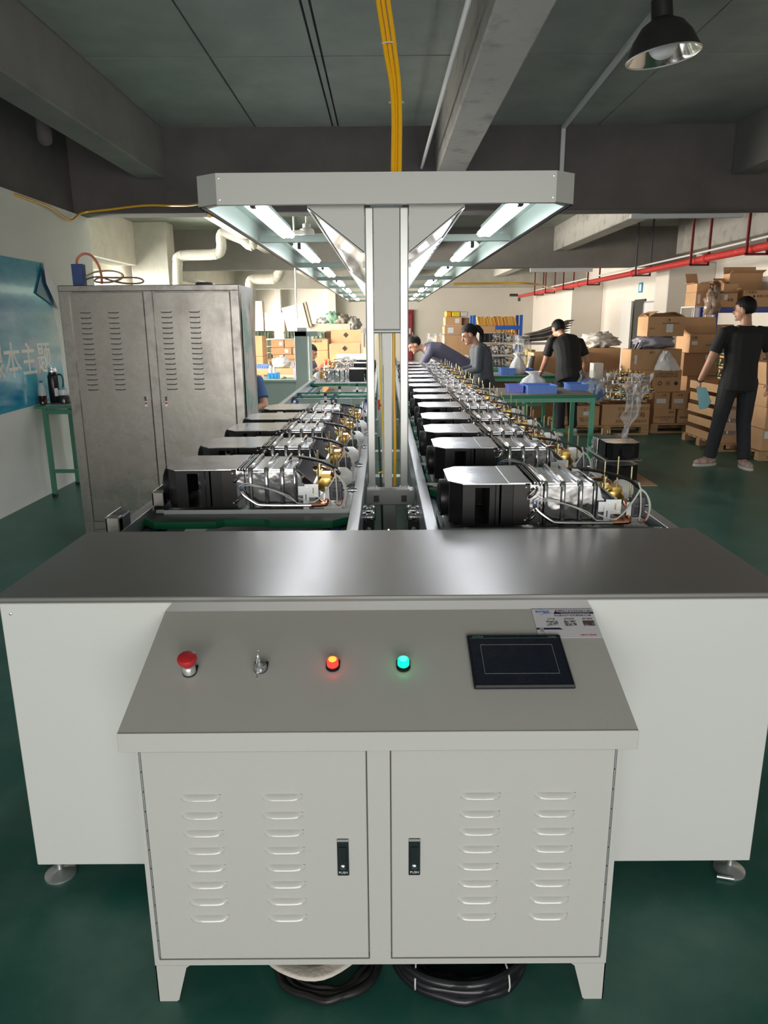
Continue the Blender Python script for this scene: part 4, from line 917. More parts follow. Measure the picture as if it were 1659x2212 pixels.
# ------------------------------------------------------------------ people
def V(*a): return Vector(a)
def person(label, loc, J, face, shirt, trousers, hair=HAIR, sleeve='short', pony=False, fem=False, shoes=SNEAK, seated=False, bracelet=None, group=None):
    """J: joints in world metres relative to loc. face: unit vector of the gaze."""
    t = thing('person', label, 'person', loc)
    sk = M(); k = .93 if fem else 1.0
    nk, pv, hd = J['neck'], J['pelvis'], J['head']
    side = (J['shR'] - J['shL']).normalized(); hside = (J['hipR'] - J['hipL']).normalized()
    def loft(mb, secs, n=16):
        vs = []; fs = []
        for (c, sd, a, b) in secs:
            sd = sd.normalized()
            i = secs.index((c, sd, a, b)) if False else None
            vs.append((c, sd, a, b))
        out = []
        for i, (c, sd, a, b) in enumerate(vs):
            d = (vs[min(i + 1, len(vs) - 1)][0] - vs[max(i - 1, 0)][0]).normalized(); f = d.cross(sd).normalized(); s2 = f.cross(d).normalized()
            for j in range(n):
                an = 2 * math.pi * j / n; out.append(c + s2 * (a * math.cos(an)) + f * (b * math.sin(an)))
        for i in range(len(vs) - 1):
            for j in range(n): q = (j + 1) % n; fs.append((i * n + j, i * n + q, (i + 1) * n + q, (i + 1) * n + j))
        fs += [tuple(range(n))[::-1], tuple((len(vs) - 1) * n + j for j in range(n))]
        mb.add(out, fs)
    chest = J.get('chest', pv.lerp(nk, .68)); waist = J.get('waist', pv.lerp(nk, .34))
    def torso(mb, e):
        loft(mb, [(pv - (nk - pv).normalized() * (.10 + e), hside, (.145 + e) * k, .10 + e), (pv, hside, (.165 + e) * k, .115 + e), (waist, hside.lerp(side, .4), (.145 + e) * k, .105 + e),
                  (chest, side, (.175 + e) * k, .12 + e), (chest.lerp(nk, .6), side, (.165 + e) * k, .095 + e), (nk - (nk - chest).normalized() * .02, side, (.10 + e) * k, .06 + e)])
    torso(sk, 0)
    for s in 'LR':
        sh, el, wr = J['sh' + s], J['el' + s], J['wr' + s]
        sk.caps(sh, el, .052 * k, .042 * k); sk.caps(el, wr, .042 * k, .028 * k)
        hp, kn, an = J['hip' + s], J['kn' + s], J['an' + s]
        sk.caps(hp, kn, .080 * k, .052 * k); sk.caps(kn, an, .052 * k, .036 * k)
        toe = J.get('toe' + s, an + V(face.x, face.y, 0).normalized() * .15 - V(0, 0, .05)); sk.caps(an, an + (toe - an) * .5, .033, .022)
        # hand
        hdir = (J.get('hd' + s, wr + (wr - el).normalized() * .1) - wr).normalized()
        pal = J.get('palm' + s, side * (1 if s == 'L' else -1)); across = hdir.cross(pal).normalized(); pal = across.cross(hdir).normalized()
        pc = wr + hdir * .05
        m = Matrix((across, hdir, pal)).transposed()
        sk.ell(pc, (.038 * k, .052 * k, .017), m, 12, 8)
        curl = J.get('curl' + s, .5)
        for fi, (off, ln) in enumerate(((-.027, .062), (-.009, .072), (.009, .068), (.026, .054))):
            a = wr + hdir * .088 + across * off; b_ = a + (hdir * math.cos(curl * .5) + pal * math.sin(curl * .5)) * ln * .5 * k
            c_ = b_ + (hdir * math.cos(curl * 1.4) + pal * math.sin(curl * 1.4)) * ln * .5 * k
            sk.tube([a - hdir * .02, a, b_, c_], [.0095, .009, .0085, .007], 8); sk.ell(c_, (.007,) * 3, n=6, m=4)
        fw = across * (1 if (across.dot(face) > 0) else -1)
        a = wr + hdir * .03 + fw * .026; b_ = a + (hdir * .6 + fw * .7 + pal * .3).normalized() * .035; c_ = b_ + (hdir + pal * .4).normalized() * .028
        sk.tube([a, b_, c_], [.012, .010, .008], 8); sk.ell(c_, (.008,) * 3, n=6, m=4)
    # head
    up = (hd - nk).normalized(); f = face.normalized(); up = (up - f * up.dot(f)).normalized(); rt = f.cross(up).normalized()
    HM = Matrix((rt, f, up)).transposed()
    def hp_(x, y, z): return hd + HM @ V(x, y, z)
    sk.tube([nk - (nk - chest).normalized() * .06, nk + (hd - nk) * .25, hd - up * .06 - f * .02], [.062 * k, .052 * k, .05 * k], 14)
    sk.ell(hp_(0, -.012, .025), (.074, .092, .098), HM, 18, 12); sk.ell(hp_(0, .018, -.035), (.055, .068, .075), HM, 14, 10)
    sk.tube([hp_(0, .085, .015), hp_(0, .104, -.018), hp_(0, .088, -.028)], [.008, .014, .012], 8)      # nose
    sk.ell(hp_(0, .075, -.082), (.022, .020, .016), HM, 8, 6)                                               # chin
    for s in (-1, 1):
        sk.ell(hp_(s * .076, -.012, -.01), (.010, .021, .032), HM, 10, 8); sk.ell(hp_(s * .03, .078, .028), (.022, .012, .008), HM, 8, 6)
    body = sk.build('body', SKIN, t, remesh=.0065, relax=2)
    for s in (-1, 1):
        M().ell(hp_(s * .030, .083, .008), (.011, .006, .006), HM, 10, 6).build('eye', EYE, t, smooth=True)
        M().tube([hp_(s * .015, .088, .026), hp_(s * .032, .087, .031), hp_(s * .047, .075, .026)], .0035, 6).build('eyebrow', hair, t)
    M().ell(hp_(0, .084, -.052), (.021, .007, .007), HM, 10, 6).build('mouth', LIP, t, smooth=True)
    # hair: cap over the crown, back and sides
    hm = M(); n, m_ = 26, 18; c = V(0, -.020, .034); rr = (.086, .103, .103)
    vs = []
    for i in range(m_ + 1):
        th = math.pi * i / m_ * .78
        for j in range(n):
            a = 2 * math.pi * j / n; y = math.cos(a); x = math.sin(a)
            lim = .40 * math.pi if y > .55 else (.50 * math.pi if y > -.1 else .76 * math.pi)
            tt = th / (.78 * math.pi) * lim
            q = 1 + .03 * noise.noise(V(x * 3, y * 3, tt * 4))
            vs.append(c + V(rr[0] * math.sin(tt) * x * q, rr[1] * math.sin(tt) * y * q, rr[2] * math.cos(tt) * q))
    inn = [c + (v - c) * .88 for v in vs]; o_ = len(vs)
    fs = []
    for i in range(m_):
        for j in range(n):
            q = (j + 1) % n; fs.append((i * n + j, i * n + q, (i + 1) * n + q, (i + 1) * n + j)); fs.append((o_ + i * n + j, o_ + (i + 1) * n + j, o_ + (i + 1) * n + q, o_ + i * n + q))
    for j in range(n): q = (j + 1) % n; fs.append((m_ * n + j, m_ * n + q, o_ + m_ * n + q, o_ + m_ * n + j))
    hm.add([hd + HM @ v for v in vs + inn], fs)
    if pony: hm.tube([hp_(0, -.10, .05), hp_(0, -.135, .03), hp_(.0, -.15, -.04), hp_(0, -.14, -.12)], [.022, .032, .034, .012], 12, 4)
    hm.build('hair', hair, t, smooth=True)
    # shirt
    E_ = .016; sh_ = M(); torso_len = (nk - pv).length
    loft(sh_, [(pv - (nk - pv).normalized() * (.125 if not seated else .02), hside, (.176 + E_) * k, .138 + E_), (pv + (nk - pv) * .05, hside, (.165 + E_) * k, .120 + E_), (waist, hside.lerp(side, .4), (.152 + E_) * k, .110 + E_),
               (chest, side, (.178 + E_) * k, .122 + E_), (chest.lerp(nk, .6), side, (.168 + E_) * k, .098 + E_), (nk - (nk - chest).normalized() * .015, side, (.085) * k, .066)])
    for s in 'LR':
        sh, el, wr = J['sh' + s], J['el' + s], J['wr' + s]
        sh_.caps(sh.lerp(nk, .35) - V(0, 0, .012), sh - V(0, 0, .008), .046 * k, .052 * k)
        if sleeve == 'short': e2 = sh.lerp(el, .72); sh_.ell(sh - V(0, 0, .006), (.057 * k,) * 3); sh_.tube([sh - V(0, 0, .006), e2], [.057 * k, .066 * k], 14)
        else: sh_.ell(sh, (.058 * k,) * 3); sh_.tube([sh, el], [.058 * k, .050 * k], 14); sh_.ell(el, (.052 * k,) * 3); sh_.tube([el, el.lerp(wr, .93)], [.052 * k, .036 * k], 14)
    sh_.build('shirt', shirt, t, remesh=.010, relax=3)
    tr = M()
    if not seated: loft(tr, [(pv + (nk - pv) * .06, hside, .150 * k, .112), (pv, hside, .172 * k, .125), (pv - V(0, 0, .09), hside, .165 * k, .125), (pv - V(0, 0, .15), hside, .13 * k, .09)])
    else: tr.ell(pv, (.18 * k, .15, .13))
    for s in 'LR':
        hp, kn, an = J['hip' + s], J['kn' + s], J['an' + s]
        tr.caps(hp, kn, .102 * k, .076 * k); tr.ell(kn, (.075 * k,) * 3); tr.tube([kn, kn.lerp(an, .5), an + V(0, 0, .0)], [.074 * k, .070 * k, .066 * k], 14)
    tr.build('trousers', trousers, t, remesh=.010, relax=3)
    for s in 'LR':
        an = J['an' + s]; toe = J.get('toe' + s, an + V(face.x, face.y, 0).normalized() * .15 - V(0, 0, .05)); d = (toe - an); d.z = 0; d.normalize(); x = d.cross(V(0, 0, 1)); gz = an.z - .085
        m = Matrix((x, d, V(0, 0, 1))).transposed()
        c0 = V(an.x, an.y, gz)
        u = M(); u.ell(c0 + d * .055 + V(0, 0, .045), (.047, .135, .038), m, 14, 8); u.ell(c0 - d * .025 + V(0, 0, .065), (.042, .055, .045), m, 12, 8); u.v = [(p[0], p[1], max(p[2], gz + .022)) for p in u.v]
        so = M(); pts = []
        for j in range(18): a = 2 * math.pi * j / 18; pts.append(c0 + d * (.050 + .142 * math.sin(a)) + x * (.050 * math.cos(a) * (1 + .1 * math.sin(a))))
        so.add([(p.x, p.y, gz) for p in pts] + [(p.x, p.y, gz + .028) for p in pts], [tuple(range(18))[::-1], tuple(range(18, 36))] + [(j, (j + 1) % 18, 18 + (j + 1) % 18, 18 + j) for j in range(18)])
        shoe = u.build('shoe', shoes, t, smooth='all'); so.build('sole', SOLE, shoe)
    if bracelet: M().tube([J['wr' + bracelet] + (J['wr' + bracelet] - J['el' + bracelet]).normalized().orthogonal().normalized() * .0 + V(.034 * math.cos(a * .63), .034 * math.sin(a * .63), .012 * math.sin(a * .63)) for a in range(10)], .006, 6, closed=True).build('wristband', BLACKR, t, smooth=True)
    return t
def J_(**k): return {a: V(*b) if isinstance(b, tuple) else b for a, b in k.items()}

# standing man on the right, seen from behind, head turned left
person('man in black t-shirt and dark jeans seen from behind holding a pale blue sheet', (3.66, 7.72, 0), J_(
    pelvis=(.03, 0, .93), waist=(.03, -.01, 1.08), chest=(.035, .0, 1.27), neck=(.04, -.02, 1.475), head=(.005, .0, 1.61),
    shL=(-.175, 0, 1.405), shR=(.255, 0, 1.40), elL=(-.275, .02, 1.11), wrL=(-.33, .10, .90), elR=(.33, -.02, 1.12), wrR=(.36, .02, .88),
    hdL=(-.33, .14, .80), hdR=(.37, .05, .78), hipL=(-.065, 0, .88), hipR=(.13, 0, .88), knL=(-.11, .04, .48), knR=(.13, .0, .47), anL=(-.17, .05, .085), anR=(.13, -.10, .085),
    toeL=(-.36, .0, .03), toeR=(.13, -.22, .03), palmL=V(1, .2, 0), curlL=1.0), V(-.72, .60, -.12).normalized(), TSHIRT, JEANS, bracelet='L')
shp = thing('paper_sheet', 'pale blue paper sheet held by the standing man', 'paper', at(1530, 862, 7.72) + V(0, 0, 0))
M().add([(-.10, .09, .12), (.01, .10, .11), (.09, .12, -.04), (.05, .12, -.11), (-.035, .11, -.125), (-.10, .092, .12)][:5] + [(-.10, .092, .12), (.01, .102, .11), (.09, .122, -.04), (.05, .122, -.11), (-.035, .112, -.125)], [(0, 1, 2, 3, 4), (9, 8, 7, 6, 5)]).build('sheet', mat('cyan_paper', (.33, .66, .72), .5), shp)
# man bending at the table
person('man in loose black t-shirt leaning over the middle workbench with his back turned', (2.50, 10.05, 0), J_(
    pelvis=(.0, 0, .86), waist=(-.01, .02, 1.0), chest=(-.02, .10, 1.18), neck=(-.07, .20, 1.335), head=(-.115, .30, 1.41),
    shL=(-.235, .14, 1.27), shR=(.16, .14, 1.25), elL=(-.28, .22, .99), wrL=(-.31, .40, .80), elR=(.26, .14, 1.0), wrR=(.27, .32, .83),
    hdL=(-.38, .45, .77), hdR=(.22, .42, .80), hipL=(-.09, 0, .82), hipR=(.09, 0, .82), knL=(-.09, .05, .46), knR=(.08, .06, .46), anL=(-.10, -.02, .085), anR=(.09, .0, .085)),
    V(-.45, .75, -.5).normalized(), TSHIRT, JEANS, shoes=mat('pale_shoe', (.6, .6, .58), .6))
# woman in grey, profile to the left
person('woman with ponytail in grey sweater working at the right conveyor', (1.20, 9.35, 0), J_(
    pelvis=(.05, 0, .80), waist=(.04, .0, .94), chest=(.01, .0, 1.10), neck=(-.06, .0, 1.265), head=(-.145, .0, 1.36),
    shL=(-.03, -.16, 1.19), shR=(-.03, .16, 1.19), elL=(-.05, -.20, .95), wrL=(-.24, -.12, .90), elR=(-.06, .18, .95), wrR=(-.26, .10, .92),
    hdL=(-.34, -.09, .92), hdR=(-.34, .06, .93), hipL=(.05, -.09, .78), hipR=(.05, .09, .78), knL=(.03, -.09, .44), knR=(.03, .09, .44), anL=(.06, -.09, .085), anR=(.06, .09, .085),
    palmL=V(0, .3, -1), palmR=V(0, -.3, -1)), V(-.86, -.10, -.50).normalized(), GREYSW, JEANS, hair=HAIR, sleeve='long', pony=True, fem=True)
# bending worker in mauve
person('worker in mauve grey shirt bent low over the right conveyor behind the woman', (1.16, 10.95, 0), J_(
    pelvis=(.02, 0, .88), waist=(-.13, -.02, .98), chest=(-.38, -.03, 1.11), neck=(-.60, -.03, 1.16), head=(-.72, -.04, 1.20),
    shL=(-.50, -.22, 1.10), shR=(-.50, .16, 1.10), elL=(-.64, -.26, .88), wrL=(-.84, -.18, .86), elR=(-.62, .2, .88), wrR=(-.80, .12, .86),
    hdL=(-.92, -.14, .88), hdR=(-.88, .10, .88), hipL=(.02, -.09, .84), hipR=(.02, .09, .84), knL=(.0, -.10, .46), knR=(.0, .10, .46), anL=(.06, -.10, .085), anR=(.06, .10, .085)),
    V(-.75, -.15, -.65).normalized(), MAUVE, JEANS, sleeve='long')
# seated worker behind the left conveyor
person('seated worker in dark purple jacket behind the left conveyor', (-1.26, 11.6, 0), J_(
    pelvis=(-.05, .12, .50), waist=(-.04, .10, .64), chest=(.0, .04, .82), neck=(.05, .0, .985), head=(.13, -.02, 1.07),
    shL=(-.09, -.17, .91), shR=(.12, .15, .92), elL=(.02, -.25, .70), wrL=(.23, -.20, .84), elR=(.22, .15, .72), wrR=(.32, -.05, .84),
    hdL=(.33, -.18, .90), hdR=(.40, -.10, .90), hipL=(-.05, .04, .47), hipR=(-.05, .2, .47), knL=(.16, -.08, .50), knR=(.18, .2, .50), anL=(.16, -.10, .085), anR=(.16, .22, .085)),
    V(.85, -.35, -.35).normalized(), PURP, JEANS, sleeve='long', seated=True)
sl = thing('stool', 'low wooden stool under the seated worker in purple', 'stool', (-1.35, 11.74, 0))
M().box(-.16, .16, -.14, .14, .34, .37).build('seat', WOOD, sl)
for x, y in ((-.13, -.11), (.13, -.11), (-.13, .11), (.13, .11)): M().box(x - .02, x + .02, y - .02, y + .02, 0, .34).build('leg', WOOD, sl)
person('person in blue shirt with white stripe mostly hidden behind the locker', (-1.53, 7.6, 0), J_(
    pelvis=(.05, .12, .52), waist=(.06, .10, .66), chest=(.07, .05, .84), neck=(.05, .02, 1.02), head=(.0, .0, 1.14),
    shL=(-.10, -.02, .94), shR=(.235, .0, .955), elL=(-.15, -.10, .70), wrL=(-.02, -.26, .66), elR=(.30, -.08, .70), wrR=(.10, -.26, .64),
    hipL=(-.04, .08, .48), hipR=(.14, .08, .48), knL=(-.06, -.28, .50), knR=(.18, -.28, .50), anL=(-.06, -.28, .085), anR=(.18, -.28, .085)),
    V(-.4, -.9, -.2).normalized(), mat('blue_polo', (.05, .10, .22), .8), JEANS, seated=True)
sl2 = dup(sl, (-1.47, 7.78, 0), label='low wooden stool under the person in blue behind the locker')

# ------------------------------------------------------------------ cartons, benches, bins and stock
def carton(label, x, y, z, w, d, h, rz=0, m=None, top='closed', marks=(), sticker=None, group=None, name='carton', tape=True, flaps=None):
    """origin: front-left bottom corner"""
    m = m or CARD; t = thing(name, label, 'box', (x, y, z), R(rz), group); T_ = .006
    if top == 'closed': M().box(0, w, 0, d, 0, h).build('body', m, t, bevel=.004)
    else:
        M().box(0, w, 0, T_, 0, h).box(0, w, d - T_, d, 0, h).box(0, T_, T_, d - T_, 0, h).box(w - T_, w, T_, d - T_, 0, h).box(T_, w - T_, T_, d - T_, 0, T_).build('body', m, t)
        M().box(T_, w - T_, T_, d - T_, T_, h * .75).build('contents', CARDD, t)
        an = flaps or (60, 50, 35, 40); fl = d * .48
        def flap(p0, p1, out, a, L):
            p0, p1, out = Vector(p0), Vector(p1), Vector(out); e = out * (L * math.cos(R(a))) + V(0, 0, L * math.sin(R(a))); th = V(0, 0, .005)
            M().add([p0, p1, p1 + e, p0 + e, p0 + th, p1 + th, p1 + e + th, p0 + e + th], [(3, 2, 1, 0), (4, 5, 6, 7), (0, 1, 5, 4), (1, 2, 6, 5), (2, 3, 7, 6), (3, 0, 4, 7)]).build('flap', m, t)
        if an[0] is not None: flap((0, 0, h), (w, 0, h), (0, -1, 0), an[0], fl)
        if an[1] is not None: flap((0, d, h), (w, d, h), (0, 1, 0), an[1], fl)
        if an[2] is not None: flap((0, 0, h), (0, d, h), (-1, 0, 0), an[2], w * .3)
        if an[3] is not None: flap((w, 0, h), (w, d, h), (1, 0, 0), an[3], w * .3)
    if tape and top == 'closed':
        M().box(w * .46, w * .54, -.0015, 0, h * .72, h).box(w * .46, w * .54, -.001, d + .001, h, h + .001).build('tape', TAPE, t)
    for (b_, s, u, v) in marks: text(b_, s, FRONT(w * u, -.0015, h * v), INK, t)
    if sticker:
        u, v, sw, sh2 = sticker; M().box(w * u - sw / 2, w * u + sw / 2, -.003, -.001, h * v - sh2 / 2, h * v + sh2 / 2).build('sticker', PAPER, t)
    return t
def pbox(label, px0, px1, pyt, pyb, Y, d=.4, **k):
    """front face from two corners seen in the frame at depth Y"""
    a = at(px0, pyb, Y); b_ = at(px1, pyt, Y); zb = k.pop('zb', a.z)
    return carton(label, a.x, Y, zb, b_.x - a.x, d, b_.z - zb, **k)
def pallet_wood(label, x, y, w, d, z=0, h=.13):
    t = thing('wooden_pallet', label, 'pallet', (x, y, z))
    for k in range(7): M().box(0, w, k * d / 7, k * d / 7 + d * .11, h - .02, h).build('deck_board', WOOD, t)
    for k in range(3):
        for j in range(3): xx = (w - .1) * k / 2; yy = (d - .1) * j / 2; M().box(xx, xx + .1, yy, yy + .1, .02, h - .02).build('block', WOOD, t)
    for j in range(3): yy = (d - .1) * j / 2; M().box(0, w, yy, yy + .1, 0, .02).build('bottom_board', WOOD, t)
    return t
p_ = onz(1402, 944, 0)
a = onz(1225, 944, 0)
pallet_wood('wooden pallet under the printed cartons behind the workbench', a.x, 10.0, at(1400, 940, 10.0).x - a.x, 1.1)
a2 = at(1404, 938, 10.15)
pallet_wood('wooden pallet under the stacked carton tower', a2.x, 10.15, 1.05, 1.1)
c = pbox('carton with printed address lines on the left end of the pallet', 1245, 1296, 877, 919, 10.02, .5, zb=.131, marks=(('○', .05, .35, .80), ('地址: 中山市', .032, .40, .36), ('电话: 0760-', .032, .40, .24)), sticker=(.4, .62, .07, .05))
pbox('long carton with large Chinese lettering on the pallet', 1299, 1405, 873, 919, 10.02, .5, zb=.131, marks=(('正五金电器有限公司', .048, .66, .78), ('火排周转箱', .075, .62, .48), ('用后回收', .042, .42, .18), ('谢谢合作', .042, .82, .18)), tape=False)
hp0 = at(1250, 874, 10.05)
fl_ = thing('cardboard_sheet', 'bent cardboard flap sheet lying on the printed cartons', 'cardboard', (hp0.x, 10.1, .131 + at(1350, 873, 10.02).z - .131 + .01))
M().add([(0, 0, .0), (.45, -.04, .03), (.5, .4, .06), (.02, .4, .03), (.5, 0, .005), (.98, -.02, .04), (.96, .4, .05), (.52, .4, .01)], [(0, 1, 2, 3), (3, 2, 1, 0), (4, 5, 6, 7), (7, 6, 5, 4)]).build('sheet', CARD, fl_)
YT = 10.2
LST = (
 ('plain lower carton of the tower on the right pallet, left one', 1410, 1460, 884, 918, dict(marks=(('中山市电器有限公司', .03, .5, .42), ('Tel: 0760', .03, .5, .25), ('易碎', .04, .8, .78)))),
 ('plain lower carton of the tower on the right pallet, right one', 1462, 1500, 884, 918, dict(marks=(('电器有限公司', .03, .5, .4),))),
 ('carton with white label above the lower left carton', 1412, 1448, 848, 883, dict(sticker=(.45, .5, .13, .06), marks=(('火排', .035, .6, .84),), tape=False)),
 ('carton with white label above the lower right carton', 1450, 1487, 848, 883, dict(sticker=(.42, .5, .13, .06), marks=(('火排', .035, .5, .84),), tape=False)))
z_ = .131
for l, x0, x1, y0, y1, k in LST:
    if y1 == 918: c = pbox(l, x0, x1, y0, y1, YT, .5, zb=.131, **k); ztop1 = at(x0, y0, YT).z
    else: c = pbox(l, x0, x1, y0, y1, YT, .5, zb=ztop1 + .001, **k); ztop2 = at(x0, y0, YT).z
pbox('short carton behind the labelled ones on the tower', 1489, 1510, 850, 883, YT + .05, .5, zb=ztop1 + .001, tape=False)
zz = ztop2 + .002
a = at(1424, 798, YT); 
bigc = carton('big stained carton with round symbols in the carton tower', a.x - .36, YT + .06, zz, .70, .45, at(1424, 800, YT).z - zz, 0, marks=(('上海燃气具有限公司', .035, .70, .82), ('燃气采暖热水炉专用', .035, .70, .70), ('◎', .075, .58, .38), ('▣', .07, .74, .38), ('●', .07, .90, .38)), tape=False)
sm = M().box(.03, .30, -.002, -.001, .04, .22); sm.build('stain', mat('carton_stain', (.60, .36, .19), .8, col2=(.05, .04, .035), nscale=14, thr=(.42, .56)), bigc)
zz2 = at(1424, 800, YT).z + .001
carton('taped carton with stickers on the big stained carton', a.x - .37, YT + .1, zz2, .70, .42, at(1410, 755, YT).z - zz2, 0, marks=(('↑', .06, .07, .45), ('燃气', .04, .42, .82)), sticker=(.10, .5, .035, .12))
zz3 = at(1410, 755, YT).z + .001
bag = thing('grey_bag', 'lilac grey plastic sack with parts between the two upper cartons', 'bag', (a.x, YT + .3, zz3))
def blob(rx, ry, rz, seed, amp=.25, freq=3., n=26, m=16, power=1.):
    g = M(); 
    for i in range(m + 1):
        t = math.pi * i / m
        for j in range(n):
            q = 2 * math.pi * j / n; d = Vector((math.sin(t) * math.cos(q), math.sin(t) * math.sin(q), -math.cos(t)))
            k = 1 + amp * (noise.noise(d * freq + Vector((seed, 0, 0))) + .5 * noise.noise(d * freq * 2.7 + Vector((0, seed, 0))))
            z = d.z * rz * k
            g.v.append((d.x * rx * k, d.y * ry * k, max(z + rz * .8, 0)))
    for i in range(m):
        for j in range(n): q = (j + 1) % n; g.f.append((i * n + j, i * n + q, (i + 1) * n + q, (i + 1) * n + j))
    return g
blob(.27, .2, .11, 2, .4, 2.5).build('sack', BAGG, bag, smooth='all')
for k in range(5): M().cyl((-.33 + k * .035, -.15 + .03 * (k % 2), .0), (-.30 + k * .05, -.12, .06 + .03 * (k % 3)), .012, 8).build('part_in_sack', (RIBM, BLACKR)[k % 2], bag)
zz4 = zz3 + .17
carton('half open carton on top of the tower with a white label', at(1405, 720, YT).x, YT + .12, at(1405, 727, YT).z, .50, .42, at(1405, 685, YT).z - at(1405, 727, YT).z, 0, top='open', flaps=(168, 165, 150, 155), marks=(('◔', .06, .56, .80), ('中山市电器有限公司', .026, .62, .66), ('10PCS', .03, .12, .4)), sticker=(.60, .42, .09, .11))
wb = thing('white_bag', 'white plastic bag slumped over the front of the tower', 'bag', at(1445, 800, YT + .02))
g = M()
for i in range(17):
    for j in range(13):
        u = i / 16; v = j / 12; wv = .035 + .16 * (1 - v) ** .8; x = (u - .5) * 2 * wv + .05 * (1 - v) - .05; z = v * .26
        g.v.append((x, .05 - .12 * math.sin(math.pi * u) * (1 - .5 * v) - .03 * noise.noise(V(u * 7, v * 7, 1)), z + .01 * noise.noise(V(u * 9, v * 5, 4))))
for i in range(16):
    for j in range(12): q = i * 13 + j; g.f.append((q, q + 13, q + 14, q + 1))
g.build('film', BAGW, wb, smooth='all')
# second tower further right
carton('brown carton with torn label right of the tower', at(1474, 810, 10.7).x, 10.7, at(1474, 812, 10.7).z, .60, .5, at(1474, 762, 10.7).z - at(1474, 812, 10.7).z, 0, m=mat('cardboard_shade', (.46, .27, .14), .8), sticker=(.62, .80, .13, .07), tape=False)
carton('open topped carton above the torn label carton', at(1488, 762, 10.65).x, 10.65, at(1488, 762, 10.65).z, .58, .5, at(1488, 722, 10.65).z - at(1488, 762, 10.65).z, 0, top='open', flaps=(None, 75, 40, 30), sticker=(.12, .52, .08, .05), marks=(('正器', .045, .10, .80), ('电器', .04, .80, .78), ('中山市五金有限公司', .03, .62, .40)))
carton('plain carton on the floor behind the towers', at(1476, 905, 10.75).x, 10.75, 0, .65, .5, at(1474, 812, 10.7).z - .002, 0, tape=False)
# blue rack with cartons
SH = thing('storage_rack', 'indigo steel storage rack behind the standing man', 'shelf', (at(1546, 700, 11.3).x, 11.3, 0)); sx_ = SH.location.x
zr = at(1600, 668, 11.3).z; zu = at(1548, 633, 11.3).z
for x in (0, 1.25):
    for y in (0, .55): M().box(x - .025, x + .025, y, y + .05, 0, zu).build('upright', BLUSH2, SH, bevel=.003)
for z in (zr, .95, .35):
    M().box(0, 1.25, -.005, .03, z - .045, z + .03).build('beam', BLUSH2, SH, bevel=.002); M().box(0, 1.25, .56, .595, z - .045, z + .03).build('beam', BLUSH2, SH, bevel=.002)
    M().box(.02, 1.23, .03, .56, z, z + .02).build('shelf_board', CONCL, SH)
zs = zr + .032
carton('open carton with pale flaps on the rack, left one', sx_ + .02, 11.3, zs, .26, .35, .20, 0, top='open', flaps=(None, 70, 20, 60), marks=(('电器', .05, .6, .5),), sticker=(.35, .7, .05, .07))
carton('open carton on the rack stacked above the left one', sx_ + .12, 11.42, zs + .21, .22, .3, .13, 0, top='open', flaps=(None, 40, 40, None))
carton('printed carton in the middle of the rack', sx_ + .36, 11.3, zs, .40, .35, .24, 0, marks=(('广东燃具', .045, .30, .85), ('电器', .05, .18, .45), ('● 有限公司', .045, .66, .62)))
carton('large flat carton leaning open behind the printed one', sx_ + .30, 11.66, zs, .50, .22, .50, 0, top='open', flaps=(20, 75, None, None))
wt = carton('white box crossed with orange yellow tape at the right end of the rack', sx_ + .80, 11.3, zs, .40, .4, .45, 0, m=mat('white_carton', (.68, .68, .66), .6), tape=False)
for a in ((.0, .40, .12, .16), (.0, .40, .33, .37), (.07, .11, 0, .45), (.26, .30, 0, .45)): M().box(a[0], a[1], -.003, -.001, a[2], a[3]).build('orange_tape', mat('tape_orange', (.75, .36, .02), .4), wt)
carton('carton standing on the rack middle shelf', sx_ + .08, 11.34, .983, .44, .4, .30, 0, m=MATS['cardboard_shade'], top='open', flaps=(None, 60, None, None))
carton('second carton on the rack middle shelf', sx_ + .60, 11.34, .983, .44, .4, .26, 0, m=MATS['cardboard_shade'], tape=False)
bagr = thing('brown_bag', 'crumpled brown plastic bag hanging at the rack left end', 'bag', (sx_ - .10, 11.25, at(1530, 680, 11.25).z))
blob(.11, .1, .22, 5, .5, 3).build('bag', mat('brown_film', (.33, .24, .18), .25, bump=.6, bscale=25), bagr, smooth='all')
fs_ = thing('white_stand', 'white metal frame stand left of the storage rack', 'stand', (at(1497, 700, 11.5).x, 11.5, 0)); zf_ = at(1500, 664, 11.5).z
for x in (0, .18):
    for y in (0, .5): M().box(x, x + .025, y, y + .025, 0, zf_).build('leg', WPLAS, fs_)
M().box(0, .205, 0, .525, zf_, zf_ + .02).build('top', WPLAS, fs_)
carton('small labelled carton on the white stand', fs_.location.x + .005, 11.5, zf_ + .022, .19, .4, .20, 0, sticker=(.25, .5, .04, .13), top='closed')
carton('small open carton above the small labelled carton', fs_.location.x + .01, 11.5, zf_ + .224, .18, .4, .12, 0, top='open', flaps=(None, 60, 10, 40))
# layered wooden crate stack wrapped in film, next to the man
TX = at(1492, 985, 8.9); tz = .11
pallet_wood('wooden pallet under the wrapped tray stack by the standing man', 3.92, 8.6, 1.0, 1.0, 0, .10)
for k in range(5):
    t = thing('part_tray', '%s tray from the floor in the wrapped stack by the standing man' % ['lowest', 'second', 'third', 'fourth', 'top'][k], 'tray', (3.93 + .015 * (k % 2), 8.62, .102 + k * .145), 0, 'stacked cardboard trays of fittings')
    M().box(0, .95, 0, .9, 0, .02).box(0, .95, 0, .012, .0201, .095).box(0, .012, .0121, .8879, .0201, .095).box(.938, .95, .0121, .8879, .0201, .095).box(0, .95, .888, .9, .0201, .095).build('tray', CARD, t)
    for j in range(9): M().lathe([(.014, .02), (.014, .09), (.007, .10), (.007, .13)], (.06 + j * .10, .06 + .02 * (j % 2), 0), 8).build('brass_fitting', BRASSL, t)
